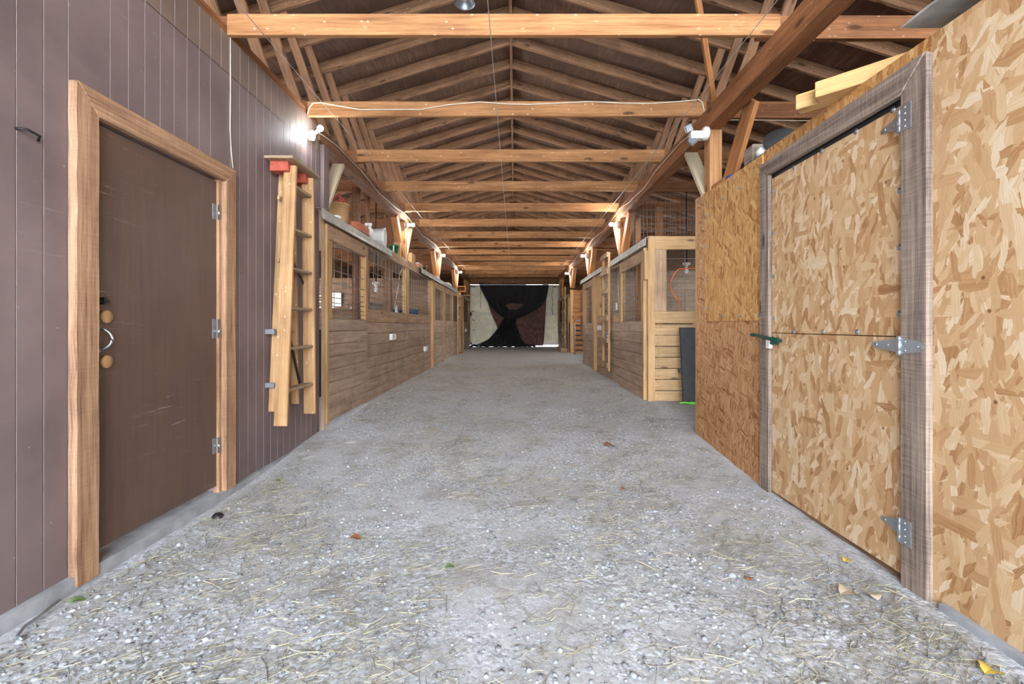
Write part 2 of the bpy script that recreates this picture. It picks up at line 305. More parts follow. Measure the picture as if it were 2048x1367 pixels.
# ------------------------------------------------------------------ mesh builder
class MB:
    def __init__(s): s.v = []; s.f = []; s.uv = []; s.mi = []; s.sm = []; s.mats = []
    def _m(s, m):
        if m is None: return 0
        if m not in s.mats: s.mats.append(m)
        return s.mats.index(m)
    def face(s, idx, uvs=None, m=None, smooth=False):
        s.f.append(idx); s.uv.extend(uvs or [(0, 0)] * len(idx)); s.mi.append(s._m(m)); s.sm.append(smooth)
    def beam(s, p0, p1, w, h, up=(0, 0, 1), m=None, taper=1.0):
        p0, p1 = Vector(p0), Vector(p1); d = p1 - p0; L = d.length; d.normalize(); up = Vector(up)
        side = d.cross(up)
        if side.length < 1e-5: side = d.cross(Vector((0, 1, 0)))
        side.normalize(); u = side.cross(d).normalized()
        b = len(s.v)
        for p, t in ((p0, 1.0), (p1, taper)):
            for a, c in ((-1, -1), (1, -1), (1, 1), (-1, 1)):
                s.v.append(p + side * (a * w * t / 2) + u * (c * h * t / 2))
        ou, ov = R.uniform(0, 30), R.uniform(0, 30)
        seq = [(0, 1, w), (1, 2, h), (2, 3, w), (3, 0, h)]; acc = ov
        for i, j, ww in seq:
            s.face((b + i, b + j, b + 4 + j, b + 4 + i), [(ou, acc), (ou, acc + ww), (ou + L, acc + ww), (ou + L, acc)], m); acc += ww
        e = 0.12
        s.face((b + 3, b + 2, b + 1, b), [(ou, ov), (ou + w * e, ov), (ou + w * e, ov + h), (ou, ov + h)], m)
        s.face((b + 4, b + 5, b + 6, b + 7), [(ou, ov), (ou + w * e, ov), (ou + w * e, ov + h), (ou, ov + h)], m)
        return s
    def box(s, x0, x1, y0, y1, z0, z1, ax=None, m=None):
        d = (abs(x1 - x0), abs(y1 - y0), abs(z1 - z0)); c = ((x0 + x1) / 2, (y0 + y1) / 2, (z0 + z1) / 2)
        if ax is None: ax = d.index(max(d))
        if ax == 0: return s.beam((min(x0, x1), c[1], c[2]), (max(x0, x1), c[1], c[2]), d[1], d[2], m=m)
        if ax == 1: return s.beam((c[0], min(y0, y1), c[2]), (c[0], max(y0, y1), c[2]), d[0], d[2], m=m)
        return s.beam((c[0], c[1], min(z0, z1)), (c[0], c[1], max(z0, z1)), d[1], d[0], up=(1, 0, 0), m=m)
    def tube(s, pts, r, n=6, m=None, cap=True, smooth=True):
        pts = [Vector(p) for p in pts]; b = len(s.v); K = len(pts)
        rs = r if isinstance(r, (list, tuple)) else [r] * K
        ref = Vector((0, 0, 1))
        for i, p in enumerate(pts):
            t = (pts[min(i + 1, K - 1)] - pts[max(i - 1, 0)]).normalized()
            a = t.cross(ref)
            if a.length < 0.05: a = t.cross(Vector((1, 0.1, 0)))
            a.normalize(); c = a.cross(t)
            for j in range(n):
                th = 2 * PI * j / n; s.v.append(p + a * math.cos(th) * rs[i] + c * math.sin(th) * rs[i])
        for i in range(K - 1):
            for j in range(n):
                j2 = (j + 1) % n
                s.face((b + i * n + j, b + (i + 1) * n + j, b + (i + 1) * n + j2, b + i * n + j2), None, m, smooth)
        if cap:
            s.face(tuple(b + j for j in range(n)), None, m); s.face(tuple(b + (K - 1) * n + n - 1 - j for j in range(n)), None, m)
        return s
    def lathe(s, o, axis, prof, n=16, m=None, smooth=True):
        o = Vector(o); ax = Vector(axis).normalized(); a = ax.cross(Vector((0, 0, 1)))
        if a.length < 0.05: a = ax.cross(Vector((1, 0, 0)))
        a.normalize(); c = ax.cross(a); b = len(s.v)
        for r, h in prof:
            for j in range(n):
                th = 2 * PI * j / n; s.v.append(o + ax * h + (a * math.cos(th) + c * math.sin(th)) * max(r, 1e-4))
        for i in range(len(prof) - 1):
            for j in range(n):
                j2 = (j + 1) % n
                s.face((b + i * n + j, b + i * n + j2, b + (i + 1) * n + j2, b + (i + 1) * n + j), None, m, smooth)
        return s
    def poly(s, pts, thick, nrm, m=None, uv=False):
        nrm = Vector(nrm).normalized(); b = len(s.v); n = len(pts)
        for p in pts: s.v.append(Vector(p))
        for p in pts: s.v.append(Vector(p) + nrm * thick)
        s.face(tuple(b + n - 1 - i for i in range(n)), None, m); s.face(tuple(b + n + i for i in range(n)), None, m)
        for i in range(n):
            j = (i + 1) % n; s.face((b + i, b + j, b + n + j, b + n + i), None, m)
        return s
    def build(s, name, mat, parent=None, bevel=0.0):
        allv = s.v
        xs = [v[0] for v in allv]; ys = [v[1] for v in allv]; zs = [v[2] for v in allv]
        if parent is None: org = Vector(((min(xs) + max(xs)) / 2, (min(ys) + max(ys)) / 2, min(zs)))
        else: org = OR[parent]
        me = bpy.data.meshes.new(name)
        me.from_pydata([tuple(Vector(v) - org) for v in allv], [], s.f)
        uvl = me.uv_layers.new(name='UVMap'); uvl.data.foreach_set('uv', [c for t in s.uv for c in t])
        mats = [mat] if not s.mats else ([mat] + [x for x in s.mats])
        for x in mats: me.materials.append(M[x] if isinstance(x, str) else x)
        if s.mats: me.polygons.foreach_set('material_index', [i + 1 for i in s.mi])
        me.polygons.foreach_set('use_smooth', s.sm)
        bm = bmesh.new(); bm.from_mesh(me); bmesh.ops.recalc_face_normals(bm, faces=bm.faces); bm.to_mesh(me); bm.free()
        o = bpy.data.objects.new(name, me); COL.objects.link(o)
        OR[o] = org
        if parent is None: o.location = org
        else: o.parent = parent
        if bevel:
            md = o.modifiers.new('edge', 'BEVEL'); md.width = bevel; md.segments = 1; md.limit_method = 'ANGLE'
        return o
OR = {}
def z(zc): return zc + CZ
def tag(o, label=None, cat=None, group=None, kind=None):
    if label: o['label'] = label
    if cat: o['category'] = cat
    if group: o['group'] = group
    if kind: o['kind'] = kind
    return o
def thing(name, loc, label=None, cat=None, group=None, kind=None):
    o = bpy.data.objects.new(name, None); COL.objects.link(o); o.location = loc; OR[o] = Vector(loc); o.empty_display_size = 0.1
    return tag(o, label, cat, group, kind)
def one(mb, name, mat, label, cat, group=None, bevel=0.0, kind=None):
    return tag(mb.build(name, mat, None, bevel), label, cat, group, kind)
def struct(mb, name, mat, label=None, cat=None, bevel=0.0):
    return tag(mb.build(name, mat, None, bevel), label or name.replace('_', ' '), cat or name.split('_')[0], None, 'structure')
ORD = ['first', 'second', 'third', 'fourth', 'fifth', 'sixth', 'seventh', 'eighth', 'ninth', 'tenth', 'eleventh', 'twelfth', 'thirteenth', 'fourteenth', 'fifteenth',
       'sixteenth', 'seventeenth', 'eighteenth', 'nineteenth', 'twentieth'] + ['twenty-' + q for q in ['first', 'second', 'third', 'fourth', 'fifth', 'sixth', 'seventh', 'eighth', 'ninth']] + \
      ['thirtieth'] + ['thirty-' + q for q in ['first', 'second', 'third', 'fourth', 'fifth', 'sixth', 'seventh', 'eighth', 'ninth']]
def at(px, py, X=None, D=None):
    """pixel of the photograph + known side offset X or depth D -> world point"""
    if D is None: D = X * F / (px - PX0)
    return Vector(((px - PX0) * D / F, D, CZ + (PY0 - py) * D / F))
def dy(px, X): return X * F / (px - PX0)

# ------------------------------------------------------------------ ground
GP = [(-4, 0.0), (2.6, 0.0), (3.4, 0.02), (4.6, 0.115), (6.2, 0.165), (11, 0.195), (20.5, 0.245)]
def gz(y):
    if y <= GP[0][0]: return 0.0
    for (a, b), (c, d) in zip(GP, GP[1:]):
        if y <= c: return b + (d - b) * (y - a) / (c - a)
    return GP[-1][1]
def gxy(x, y):
    w = 1 - min(1, max(0, (abs(x) - 1.55) / 0.3))
    h = gz(y) + 0.012 * mnoise.noise(Vector((x * 1.3, y * 1.3, 0))) * w + 0.005 * mnoise.noise(Vector((x * 7, y * 7, 3)))
    e = max(0, (abs(x) - 1.4) / 0.5); 
    if 1.4 < abs(x) < 1.95 and y < 7: h += 0.012 * e
    return h
def floor_mesh():
    xs = list(np.arange(-2.1, 2.101, 0.05)); xs = [-6, -4.5, -3, -2.5] + xs + [2.5, 3, 4.5, 6]
    ys = list(np.arange(0.2, 6, 0.05)) + list(np.arange(6, 20.9, 0.2)); ys = [-3.7, -3, -2, -1, -0.3] + ys
    b = MB(); nx = len(xs)
    for y in ys:
        for x in xs: b.v.append((x, y, gxy(x, y) if abs(x) < 2.3 else gz(y)))
    for j in range(len(ys) - 1):
        for i in range(nx - 1): b.face((j * nx + i, j * nx + i + 1, (j + 1) * nx + i + 1, (j + 1) * nx + i), None, None, True)
    struct(b, 'floor', 'floor', 'grey gravel and dirt aisle floor strewn with hay', 'floor')
    b = MB()
    b.v += [(-30, -30, -0.02), (30, -30, -0.02), (30, -3.69, -0.02), (-30, -3.69, -0.02)]; b.face((0, 1, 2, 3))
    b.v += [(-30, 20.8, 0.22), (30, 20.8, 0.22), (30, 50, 0.22), (-30, 50, 0.22)]; b.face((4, 5, 6, 7))
    struct(b, 'floor_outside', 'floor', 'gravel yard outside both ends of the barn', 'ground')
floor_mesh()

def scatter():
    # pebbles: lumpy low-poly stones, one uncountable bed
    ico = bmesh.new(); bmesh.ops.create_icosphere(ico, subdivisions=1, radius=1.0)
    bv = np.array([v.co[:] for v in ico.verts]); bf = np.array([[v.index for v in f.verts] for f in ico.faces]); ico.free()
    rg = np.random.default_rng(3); N = 34000; V = []; Fc = []; k = 0
    for i in range(N):
        t = rg.random(); y = 0.95 + 8.5 * t ** 2.1; x = rg.uniform(-1.84, 1.66)
        cl = mnoise.noise(Vector((x * 1.1, y * 1.1, 9))) + 0.5 * mnoise.noise(Vector((x * 3.5, y * 3.5, 4)))
        cl += 0.35 * (abs(x) - 0.9)
        if cl < rg.uniform(-0.55, 0.3): continue
        r = (0.0028 + 0.0075 * rg.random() ** 2.5) * (1.6 if rg.random() < 0.03 else 1)
        if y > 3: r *= 0.8
        sc = np.array([rg.uniform(0.8, 1.5), rg.uniform(0.8, 1.3), rg.uniform(0.5, 0.9)]) * r
        a = rg.uniform(0, 6.28); ca, sa = math.cos(a), math.sin(a)
        q = bv * (1 + 0.18 * rg.standard_normal((12, 1))) * sc
        q = np.stack([q[:, 0] * ca - q[:, 1] * sa, q[:, 0] * sa + q[:, 1] * ca, q[:, 2]], 1) + np.array([x, y, gxy(x, y) + r * 0.25])
        V.append(q); Fc.append(bf + 12 * k); k += 1
    me = bpy.data.meshes.new('loose_gravel'); me.from_pydata(np.concatenate(V).tolist(), [], np.concatenate(Fc).tolist())
    me.materials.append(M['pebble']); me.polygons.foreach_set('use_smooth', [True] * len(me.polygons))
    o = bpy.data.objects.new('loose_gravel', me); COL.objects.link(o)
    tag(o, 'loose pale grey gravel stones scattered over the aisle floor', 'gravel', kind='stuff')
    # straw
    V = []; Fc = []; k = 0
    for i in range(60000):
        t = rg.random(); y = 0.95 + 11 * t ** 1.9; x = rg.uniform(-1.84, 1.66)
        cl = mnoise.noise(Vector((x * 0.9 + 5, y * 1.0, 2))) + 0.6 * mnoise.noise(Vector((x * 3 + 5, y * 3, 7))) + 0.2 * (abs(x) - 0.8) + (0.45 if y < 1.7 else 0)
        if cl < rg.uniform(-0.45, 0.6): continue
        L = rg.uniform(0.02, 0.09) * (1.7 if rg.random() < 0.06 else 1); a = rg.uniform(0, PI) if rg.random() < 0.4 else rg.normal(0.25, 0.5)
        w = rg.uniform(0.0005, 0.0012) * (1.6 if L > 0.09 else 1); d = np.array([math.cos(a), math.sin(a), 0]); n = np.array([-d[1], d[0], 0])
        bend = rg.uniform(-0.3, 0.3) * L; zz = gxy(x, y) + 0.004; tilt = rg.uniform(0, 0.012)
        for j, tt in enumerate((-0.5, 0, 0.5)):
            c = np.array([x, y, zz]) + d * L * tt + n * bend * (0.25 - tt * tt) * 2 + np.array([0, 0, tilt * (tt + 0.5) + rg.uniform(0, 0.003)])
            V += [c - n * w, c + n * w, c + np.array([0, 0, w * 1.3])]
        b = 9 * k; k += 1
        for j in (0, 3):
            for p, q in ((0, 1), (1, 2), (2, 0)): Fc.append((b + j + p, b + j + q, b + j + 3 + q, b + j + 3 + p))
    me = bpy.data.meshes.new('scattered_hay'); me.from_pydata([tuple(v) for v in V], [], Fc); me.materials.append(M['straw'])
    o = bpy.data.objects.new('scattered_hay', me); COL.objects.link(o)
    tag(o, 'thin straw and hay stems lying loose on the gravel', 'hay', kind='stuff')
scatter()

# ------------------------------------------------------------------ left wall: brown tongue-and-groove siding
XL = -1.953; WB = z(-1.10); WT = z(1.97); YB = 4.62
DY0, DY1, DT = 2.14, 3.09, z(0.957)
def siding():
    b = MB(); pitch = 0.1054; g0 = 1.820 - pitch * 51
    grooves = [g0 + pitch * i for i in range(79)]; gw, gd = 0.006, 0.007
    def strip(y0, y1, z0, z1, m=None, off=0.0):
        pts = [(XL + off, y0)]
        for g in grooves:
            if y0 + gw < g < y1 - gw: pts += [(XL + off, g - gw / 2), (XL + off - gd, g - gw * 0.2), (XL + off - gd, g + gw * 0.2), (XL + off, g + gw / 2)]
        pts.append((XL + off, y1)); base = len(b.v)
        for (x, y) in pts: b.v += [(x, y, z0), (x, y, z1)]
        for i in range(len(pts) - 1):
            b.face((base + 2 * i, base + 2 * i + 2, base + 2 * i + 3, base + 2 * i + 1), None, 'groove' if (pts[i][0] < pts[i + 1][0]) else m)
    sz = z(1.71)
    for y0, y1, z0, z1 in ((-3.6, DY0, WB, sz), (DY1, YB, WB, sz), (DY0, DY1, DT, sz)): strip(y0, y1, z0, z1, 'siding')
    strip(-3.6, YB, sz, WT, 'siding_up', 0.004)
    b.box(XL - 0.12, XL - 0.02, -3.6, DY0, WB, WT, m='siding'); b.box(XL - 0.12, XL - 0.02, DY1, YB, WB, WT, m='siding'); b.box(XL - 0.12, XL - 0.02, DY0, DY1, DT, WT, m='siding')
    b.box(XL - 0.02, XL + 0.0005, YB - 0.002, YB + 0.02, WB, WT, m='siding')
    struct(b, 'wall_left', 'siding', 'brown painted vertical tongue-and-groove siding wall', 'wall')
    b = MB(); b.box(XL - 0.15, XL + 0.03, -3.6, 4.2, -0.1, WB); struct(b, 'trim_curb_left', 'concrete', 'low concrete curb under the brown siding wall', 'curb')
    b = MB(); b.box(XL - 0.15, XL - 0.01, -3.6, YB, WT, WT + 0.075)
    struct(b, 'trim_plate_left', 'tie_dark', 'rough wood plate on top of the brown wall', 'trim')
    b = MB(); b.box(-5.75, XL - 0.03, YB - 0.1, YB, 0, WT); struct(b, 'wall_tack_room_back', 'dark_in', 'plank back wall of the brown tack room', 'wall')
    b = MB(); b.box(-5.75, XL - 0.15, -3.6, YB, WT, WT + 0.03); struct(b, 'ceiling_tack_room', 'dark_in', 'unseen board lid added over the brown tack room to block light', 'ceiling')  # unseen lid, added so light does not leak through the closed room
siding()
def left_door():
    t = thing('door_1', (XL, (DY0 + DY1) / 2, WB), 'brown painted plywood door in the siding wall', 'door', None, 'structure')
    b = MB(); b.box(XL - 0.045, XL - 0.012, DY0, DY1, z(-1.055), DT - 0.012); leaf_o = b.build('leaf', 'door_brown', t)
    # frame boards (mitred)
    xf, xb = -1.915, XL; T, o = 0.115, 0.0
    y0, y1 = 2.03, DY0 + 0.005; y2, y3 = DY1 - 0.005, 3.195; zt, zi = z(1.075), z(0.957)
    def board(pts, name, ulong):
        m = MB(); n = len(pts); ou, ov = R.uniform(0, 9), R.uniform(0, 9)
        def uvf(p): return (ou + p[1], ov + p[2]) if ulong == 'y' else (ou + p[2], ov + p[1])
        for x in (xf, xb):
            for p in pts: m.v.append((x, p[0], p[1]))
        P3 = [(0, p[0], p[1]) for p in pts]
        m.face(tuple(range(n)), [uvf(p) for p in P3]); m.face(tuple(range(2 * n - 1, n - 1, -1)), [uvf(p) for p in reversed(P3)])
        for i in range(n):
            j = (i + 1) % n; a, c = uvf(P3[i]), uvf(P3[j])
            m.face((i, n + i, n + j, j), [a, (a[0], a[1] + .04), (c[0], c[1] + .04), c])
        return m.build(name, 'trim_l', t, 0.004)
    wob = lambda k, s: s * 0.0025 * math.sin(k * 2.7 + s) 
    zs = [z(-1.15) + (zt - z(-1.15)) * i / 16 for i in range(17)]
    near = [(y0 + wob(i, 1.3), q) for i, q in enumerate(zs)] + [(y1, zi)] + [(y1 + 0.002 * math.sin(i * 1.9), z(-1.15) + (zi - z(-1.15)) * (1 - i / 10)) for i in range(1, 11)]
    board(near, 'side_trim', 'z')
    board([(y3, z(-1.10)), (y3, zt - 0.012), (y2, zi), (y2, z(-1.10))], 'side_trim', 'z')
    board([(y0 + 0.006, zt), (y3, zt - 0.012), (y2, zi), (y1, zi)], 'head_trim', 'y')
    # jamb strip by the hinges
    m = MB(); m.box(XL - 0.03, XL + 0.006, DY1 - 0.03, DY1, WB, zi); m.build('jamb', 'trim_l', t)
    for k, (py0, py1) in enumerate(((412, 442), (638, 676), (872, 902))):
        m = MB(); a = at(443, py0, X=XL); c = at(443, py1, X=XL)
        m.lathe((XL + 0.004, 3.062, c.z), (0, 0, 1), [(0.0, 0), (0.008, 0), (0.008, 0.03), (0.0095, 0.03), (0.0095, 0.06), (0.008, 0.06), (0.008, a.z - c.z), (0, a.z - c.z)], 8)
        m.box(XL - 0.0125, XL - 0.009, 3.02, 3.06, c.z, a.z); m.build('hinge', 'steel', t)
    for py in (633, 723):
        p = at(208, py, X=XL - 0.012); m = MB()
        m.lathe((XL - 0.013, p.y + 0.005, p.z), (1, 0, 0), [(0, 0), (0.031, 0), (0.031, 0.012), (0.028, 0.017), (0, 0.017)], 20)
        m.build('wooden_plug', 'stile', leaf_o)['label'] = 'round raw wood plug'
    m = MB(); a = at(207, 655, X=XL); c = at(206, 700, X=XL); yy = 2.197
    pts = []
    for i in range(13):
        u = i / 12; off = math.sin(u * PI) ** 0.6
        pts.append((XL - 0.012 + 0.045 * off, yy + 0.02 * off, c.z + (a.z - c.z) * u))
    m.tube(pts, 0.0055, 8)
    for q in (a.z, c.z): m.lathe((XL - 0.012, yy, q), (1, 0, 0), [(0, 0), (0.011, 0), (0.009, 0.005), (0, 0.007)], 10)
    m.build('door_handle', 'steel', leaf_o)
    p = at(204, 601, X=XL); m = MB(); m.box(XL - 0.012, XL + 0.006, p.y - 0.015, p.y + 0.035, p.z - 0.008, p.z + 0.006)
    m.box(XL - 0.012, XL + 0.012, p.y + 0.0, p.y + 0.012, p.z - 0.018, p.z + 0.016); m.build('latch', 'iron', t)
left_door()
# small hook + things on the siding
p = at(40, 265, X=XL); b = MB(); b.tube([(XL, p.y - 0.02, p.z + 0.01), (XL + 0.03, p.y, p.z + 0.012), (XL + 0.028, p.y + 0.05, p.z + 0.006), (XL + 0.01, p.y + 0.06, p.z - 0.01)], 0.005, 6)
one(b, 'wall_hook', 'iron', 'small grey metal hook on the brown siding left of the door', 'hook')
b = MB(); c0 = at(459, 45, X=XL).y
b.tube([(XL + 0.006, 3.18, z(1.97)), (XL + 0.006, 3.182, z(1.6)), (XL + 0.006, 3.178, z(1.35)), (XL + 0.008, 3.185, z(1.2)), (XL + 0.012, 3.2, z(1.08))], 0.0035, 6)
one(b, 'wall_cable', 'cable', 'thin cream cable running down the brown siding to the door corner', 'cable')

# ------------------------------------------------------------------ right wall: OSB
XR = 1.76; RT = z(1.225)
def right_wall():
    b = MB()
    b.box(XR, XR + 0.012, -3.6, 1.965, -0.03, RT)            # near panel
    b.box(XR, XR + 0.012, 3.28, 4.28, gz(3.3) - 0.1, z(0.04), m=None)
    ob = struct(b, 'wall_right', 'osb', 'wall of golden oriented strand board sheets', 'wall')
    b = MB(); b.box(XR, XR + 0.012, 1.965, 3.29, z(1.13), RT); b.build('header_panel', 'osb_top', ob)
    b = MB(); b.box(XR - 0.001, XR + 0.011, 3.28, 4.50, gz(3.3) - 0.12, z(0.045)); b.build('lower_sheet', 'osb_low', ob)
    b = MB(); b.box(XR, XR + 0.012, 4.22, 4.50, z(0.045), RT); b.build('corner_sheet', 'osb_low', ob)
    b = MB(); b.box(XR - 0.012, XR, 3.29, 4.28, z(0.035), RT - 0.02); b.build('upper_sheet', 'osb_top', ob)
    b = MB(); b.box(XR + 0.0, XR + 0.09, 4.50, 4.54, gz(4.5) - 0.05, RT); b.build('corner_stud', 'stile', ob, 0.003)
    b = MB(); b.box(XR + 0.013, XR + 0.1, -3.6, 4.5, gz(3.3) - 0.2, RT - 0.01); b.build('framing', 'dark_in', ob)
    b = MB()
    for px, py in ((1519, 350), (1480, 375), (1446, 396), (1422, 410), (1416, 430), (1416, 493), (1416, 560), (1416, 617), (1447, 631), (1481, 631), (1517, 630)):
        q = at(px, py, X=XR - 0.012); m = MB(); m.lathe((XR - 0.012, q.y, q.z), (-1, 0, 0), [(0.0, -0.001), (0.014, -0.001), (0.014, 0.002), (0.007, 0.003), (0.006, 0.006), (0, 0.007)], 12); m.build('washer_screw', 'steel', ob)
    b = MB(); b.box(XR - 0.03, XR + 0.12, -3.6, 1.9, -0.1, 0.035); struct(b, 'trim_curb_right', 'concrete', 'low concrete curb at the foot of the strand board wall', 'curb')
    # door
    t = thing('door_2', (XR, 2.6, 0), 'strand board door framed by weathered boards', 'door', None, 'structure')
    y0, y1, zt = 2.088, 3.18, z(1.03)
    for z0, z1 in ((z(-1.13), z(-0.055)), (z(-0.05), zt - 0.03)):
        m = MB(); m.box(XR - 0.004, XR + 0.02, y0 + 0.006, y1, z0, z1); m.build('door_sheet', 'osb', t, 0.002)
    m = MB(); m.box(XR + 0.006, XR + 0.012, y0, y1, zt - 0.028, zt + 0.02); m.build('dark_reveal', 'black', t)
    def bd(pts, name, ulong, th=0.03, mt='trim_r'):
        m = MB(); n = len(pts); ou, ov = R.uniform(0, 9), R.uniform(0, 9)
        def uvf(p): return (ou + p[0], ov + p[1]) if ulong == 'y' else (ou + p[1], ov + p[0])
        for x in (XR - th, XR): 
            for p in pts: m.v.append((x, p[0], p[1]))
        m.face(tuple(range(n)), [uvf(p) for p in pts]); m.face(tuple(range(2 * n - 1, n - 1, -1)), [uvf(p) for p in reversed(pts)])
        for i in range(n):
            j = (i + 1) % n; a, c = uvf(pts[i]), uvf(pts[j]); m.face((i, n + i, n + j, j), [a, (a[0], a[1] + th), (c[0], c[1] + th), c])
        return m.build(name, mt, t, 0.003)
    zo = z(1.155)
    bd([(1.955, z(-1.165)), (1.955, zo - 0.005), (y0, zt), (y0, z(-1.165))], 'side_trim', 'z')
    bd([(y1 + 0.004, gz(3.2) - 0.03), (y1 + 0.004, zt), (3.30, zo - 0.03), (3.30, gz(3.2) - 0.03)], 'side_trim', 'z', 0.026)
    bd([(1.96, zo), (3.30, zo - 0.03), (y1 + 0.004, zt), (y0, zt)], 'head_trim', 'y', 0.034)
    for px, py in ((1788, 220), (1714, 263), (1645, 302), (1589, 335), (1548, 382), (1548, 466), (1801, 381), (1801, 494), (1800, 627), (1549, 552), (1549, 636), (1589, 663), (1648, 663), (1716, 663), (1801, 258)):
        q = at(px, py, X=XR); m = MB(); m.lathe((XR - 0.004, q.y, q.z), (-1, 0, 0), [(0.0, -0.001), (0.0145, -0.001), (0.0145, 0.002), (0.007, 0.003), (0.006, 0.006), (0, 0.007)], 12); m.build('washer_screw', 'steel', t)
    def screws(m, pts, x):
        for (yy, zz) in pts: m.lathe((x, yy, zz), (-1, 0, 0), [(0.0055, -0.001), (0.005, 0.003), (0, 0.005)], 8)
    for cz_, flip in ((at(1828, 232, X=XR).z, 1), (at(1820, 1062, X=XR).z, 1)):
        m = MB(); x = XR - 0.006
        m.poly([(x, y0 + 0.012, cz_ + 0.042), (x, y0 + 0.012, cz_ - 0.042), (x, y0 + 0.135, cz_ - 0.008), (x, y0 + 0.135, cz_ + 0.008)], 0.004, (-1, 0, 0))
        x2 = XR - 0.0305; m.poly([(x2, y0 - 0.06, cz_ - 0.058), (x2, y0 - 0.003, cz_ - 0.058), (x2, y0 - 0.003, cz_ + 0.058), (x2, y0 - 0.06, cz_ + 0.058)], 0.004, (-1, 0, 0))
        m.lathe((XR - 0.03, y0 + 0.004, cz_ - 0.055), (0, 0, 1), [(0, 0), (0.0095, 0), (0.0095, 0.03), (0.0085, 0.031), (0.0095, 0.032), (0.0095, 0.078), (0.0085, 0.079), (0.0095, 0.08), (0.0095, 0.11), (0, 0.11)], 10)
        m.box(XR - 0.03, XR - 0.004, y0 + 0.004, y0 + 0.014, cz_ - 0.04, cz_ + 0.04)
        screws(m, [(y0 + 0.03, cz_ + 0.018), (y0 + 0.035, cz_ - 0.018), (y0 + 0.06, cz_), (y0 + 0.11, cz_)], XR - 0.010); screws(m, [(y0 - 0.03, cz_ + q) for q in (-0.042, -0.015, 0.015, 0.042)], XR - 0.0345)
        m.build('tee_hinge', 'steel', t)['label'] = 'zinc tee hinge with a long tapered strap'
    m = MB(); cz_ = at(1815, 691, X=XR).z; x = XR - 0.03
    m.poly([(x, y0 - 0.002, cz_ + 0.036), (x, y0 - 0.002, cz_ - 0.036), (x, y0 - 0.10, cz_ - 0.024), (x, y0 - 0.118, cz_ - 0.010), (x, y0 - 0.118, cz_ + 0.010), (x, y0 - 0.10, cz_ + 0.024)], 0.004, (-1, 0, 0))
    x = XR - 0.02; m.poly([(x, y0 + 0.002, cz_ + 0.036), (x, y0 + 0.17, cz_ + 0.012), (x, y0 + 0.185, cz_), (x, y0 + 0.17, cz_ - 0.012), (x, y0 + 0.002, cz_ - 0.036)], 0.016, (1, 0, 0))
    m.lathe((XR - 0.036, y0, cz_ - 0.045), (0, 0, 1), [(0, 0), (0.0095, 0), (0.0095, 0.022), (0.008, 0.023), (0.0095, 0.024), (0.0095, 0.066), (0.008, 0.067), (0.0095, 0.068), (0.0095, 0.09), (0, 0.09)], 10)
    screws(m, [(y0 - 0.03, cz_ + 0.02), (y0 - 0.03, cz_ - 0.02), (y0 - 0.095, cz_)], XR - 0.034); screws(m, [(y0 + 0.03, cz_ + 0.02), (y0 + 0.03, cz_ - 0.02), (y0 + 0.08, cz_), (y0 + 0.15, cz_)], XR - 0.021)
    m.build('strap_hinge', 'steel', t)['label'] = 'pale double strap hinge at mid height'
    # thumb latch
    m = MB(); q = at(1535, 678, X=XR - 0.06); a = at(1504, 669, X=XR - 0.06); c = at(1560, 681, X=XR - 0.04)
    m.tube([(XR - 0.055, a.y, a.z), (XR - 0.055, a.y - 0.02, a.z - 0.001), (XR - 0.055, a.y - 0.03, a.z - 0.002), (XR - 0.05, (a.y + q.y) / 2, (a.z + q.z) / 2 + .003), (XR - 0.045, q.y, q.z + 0.004), (XR - 0.035, c.y, c.z)], [0.014, 0.012, 0.007, 0.010, 0.013, 0.012], 8)
    m.lathe((XR - 0.06, a.y, a.z), (0, 1, 0), [(0, -0.012), (0.011, -0.008), (0.013, 0), (0.011, 0.008), (0, 0.012)], 10)
    m.box(XR - 0.04, XR - 0.002, q.y - 0.03, q.y + 0.012, q.z - 0.035, q.z + 0.012); m.tube([(XR - 0.04, q.y - 0.03, q.z + 0.02), (XR - 0.055, q.y - 0.03, q.z - 0.03)], 0.006, 6)
    m.build('slide_latch', 'green', t)['label'] = 'dark green slide latch'
    m = MB(); m.box(XR - 0.05, XR - 0.026, q.y + 0.002, q.y + 0.04, q.z - 0.062, q.z - 0.006); m.build('latch_keeper', 'white', t)
right_wall()
b = MB(); b.box(XR + 0.02, 5.7, -3.6, 4.5, z(1.15), z(1.2)); struct(b, 'ceiling_loft_deck', 'dark_in', 'board deck over the strand board room', 'ceiling')

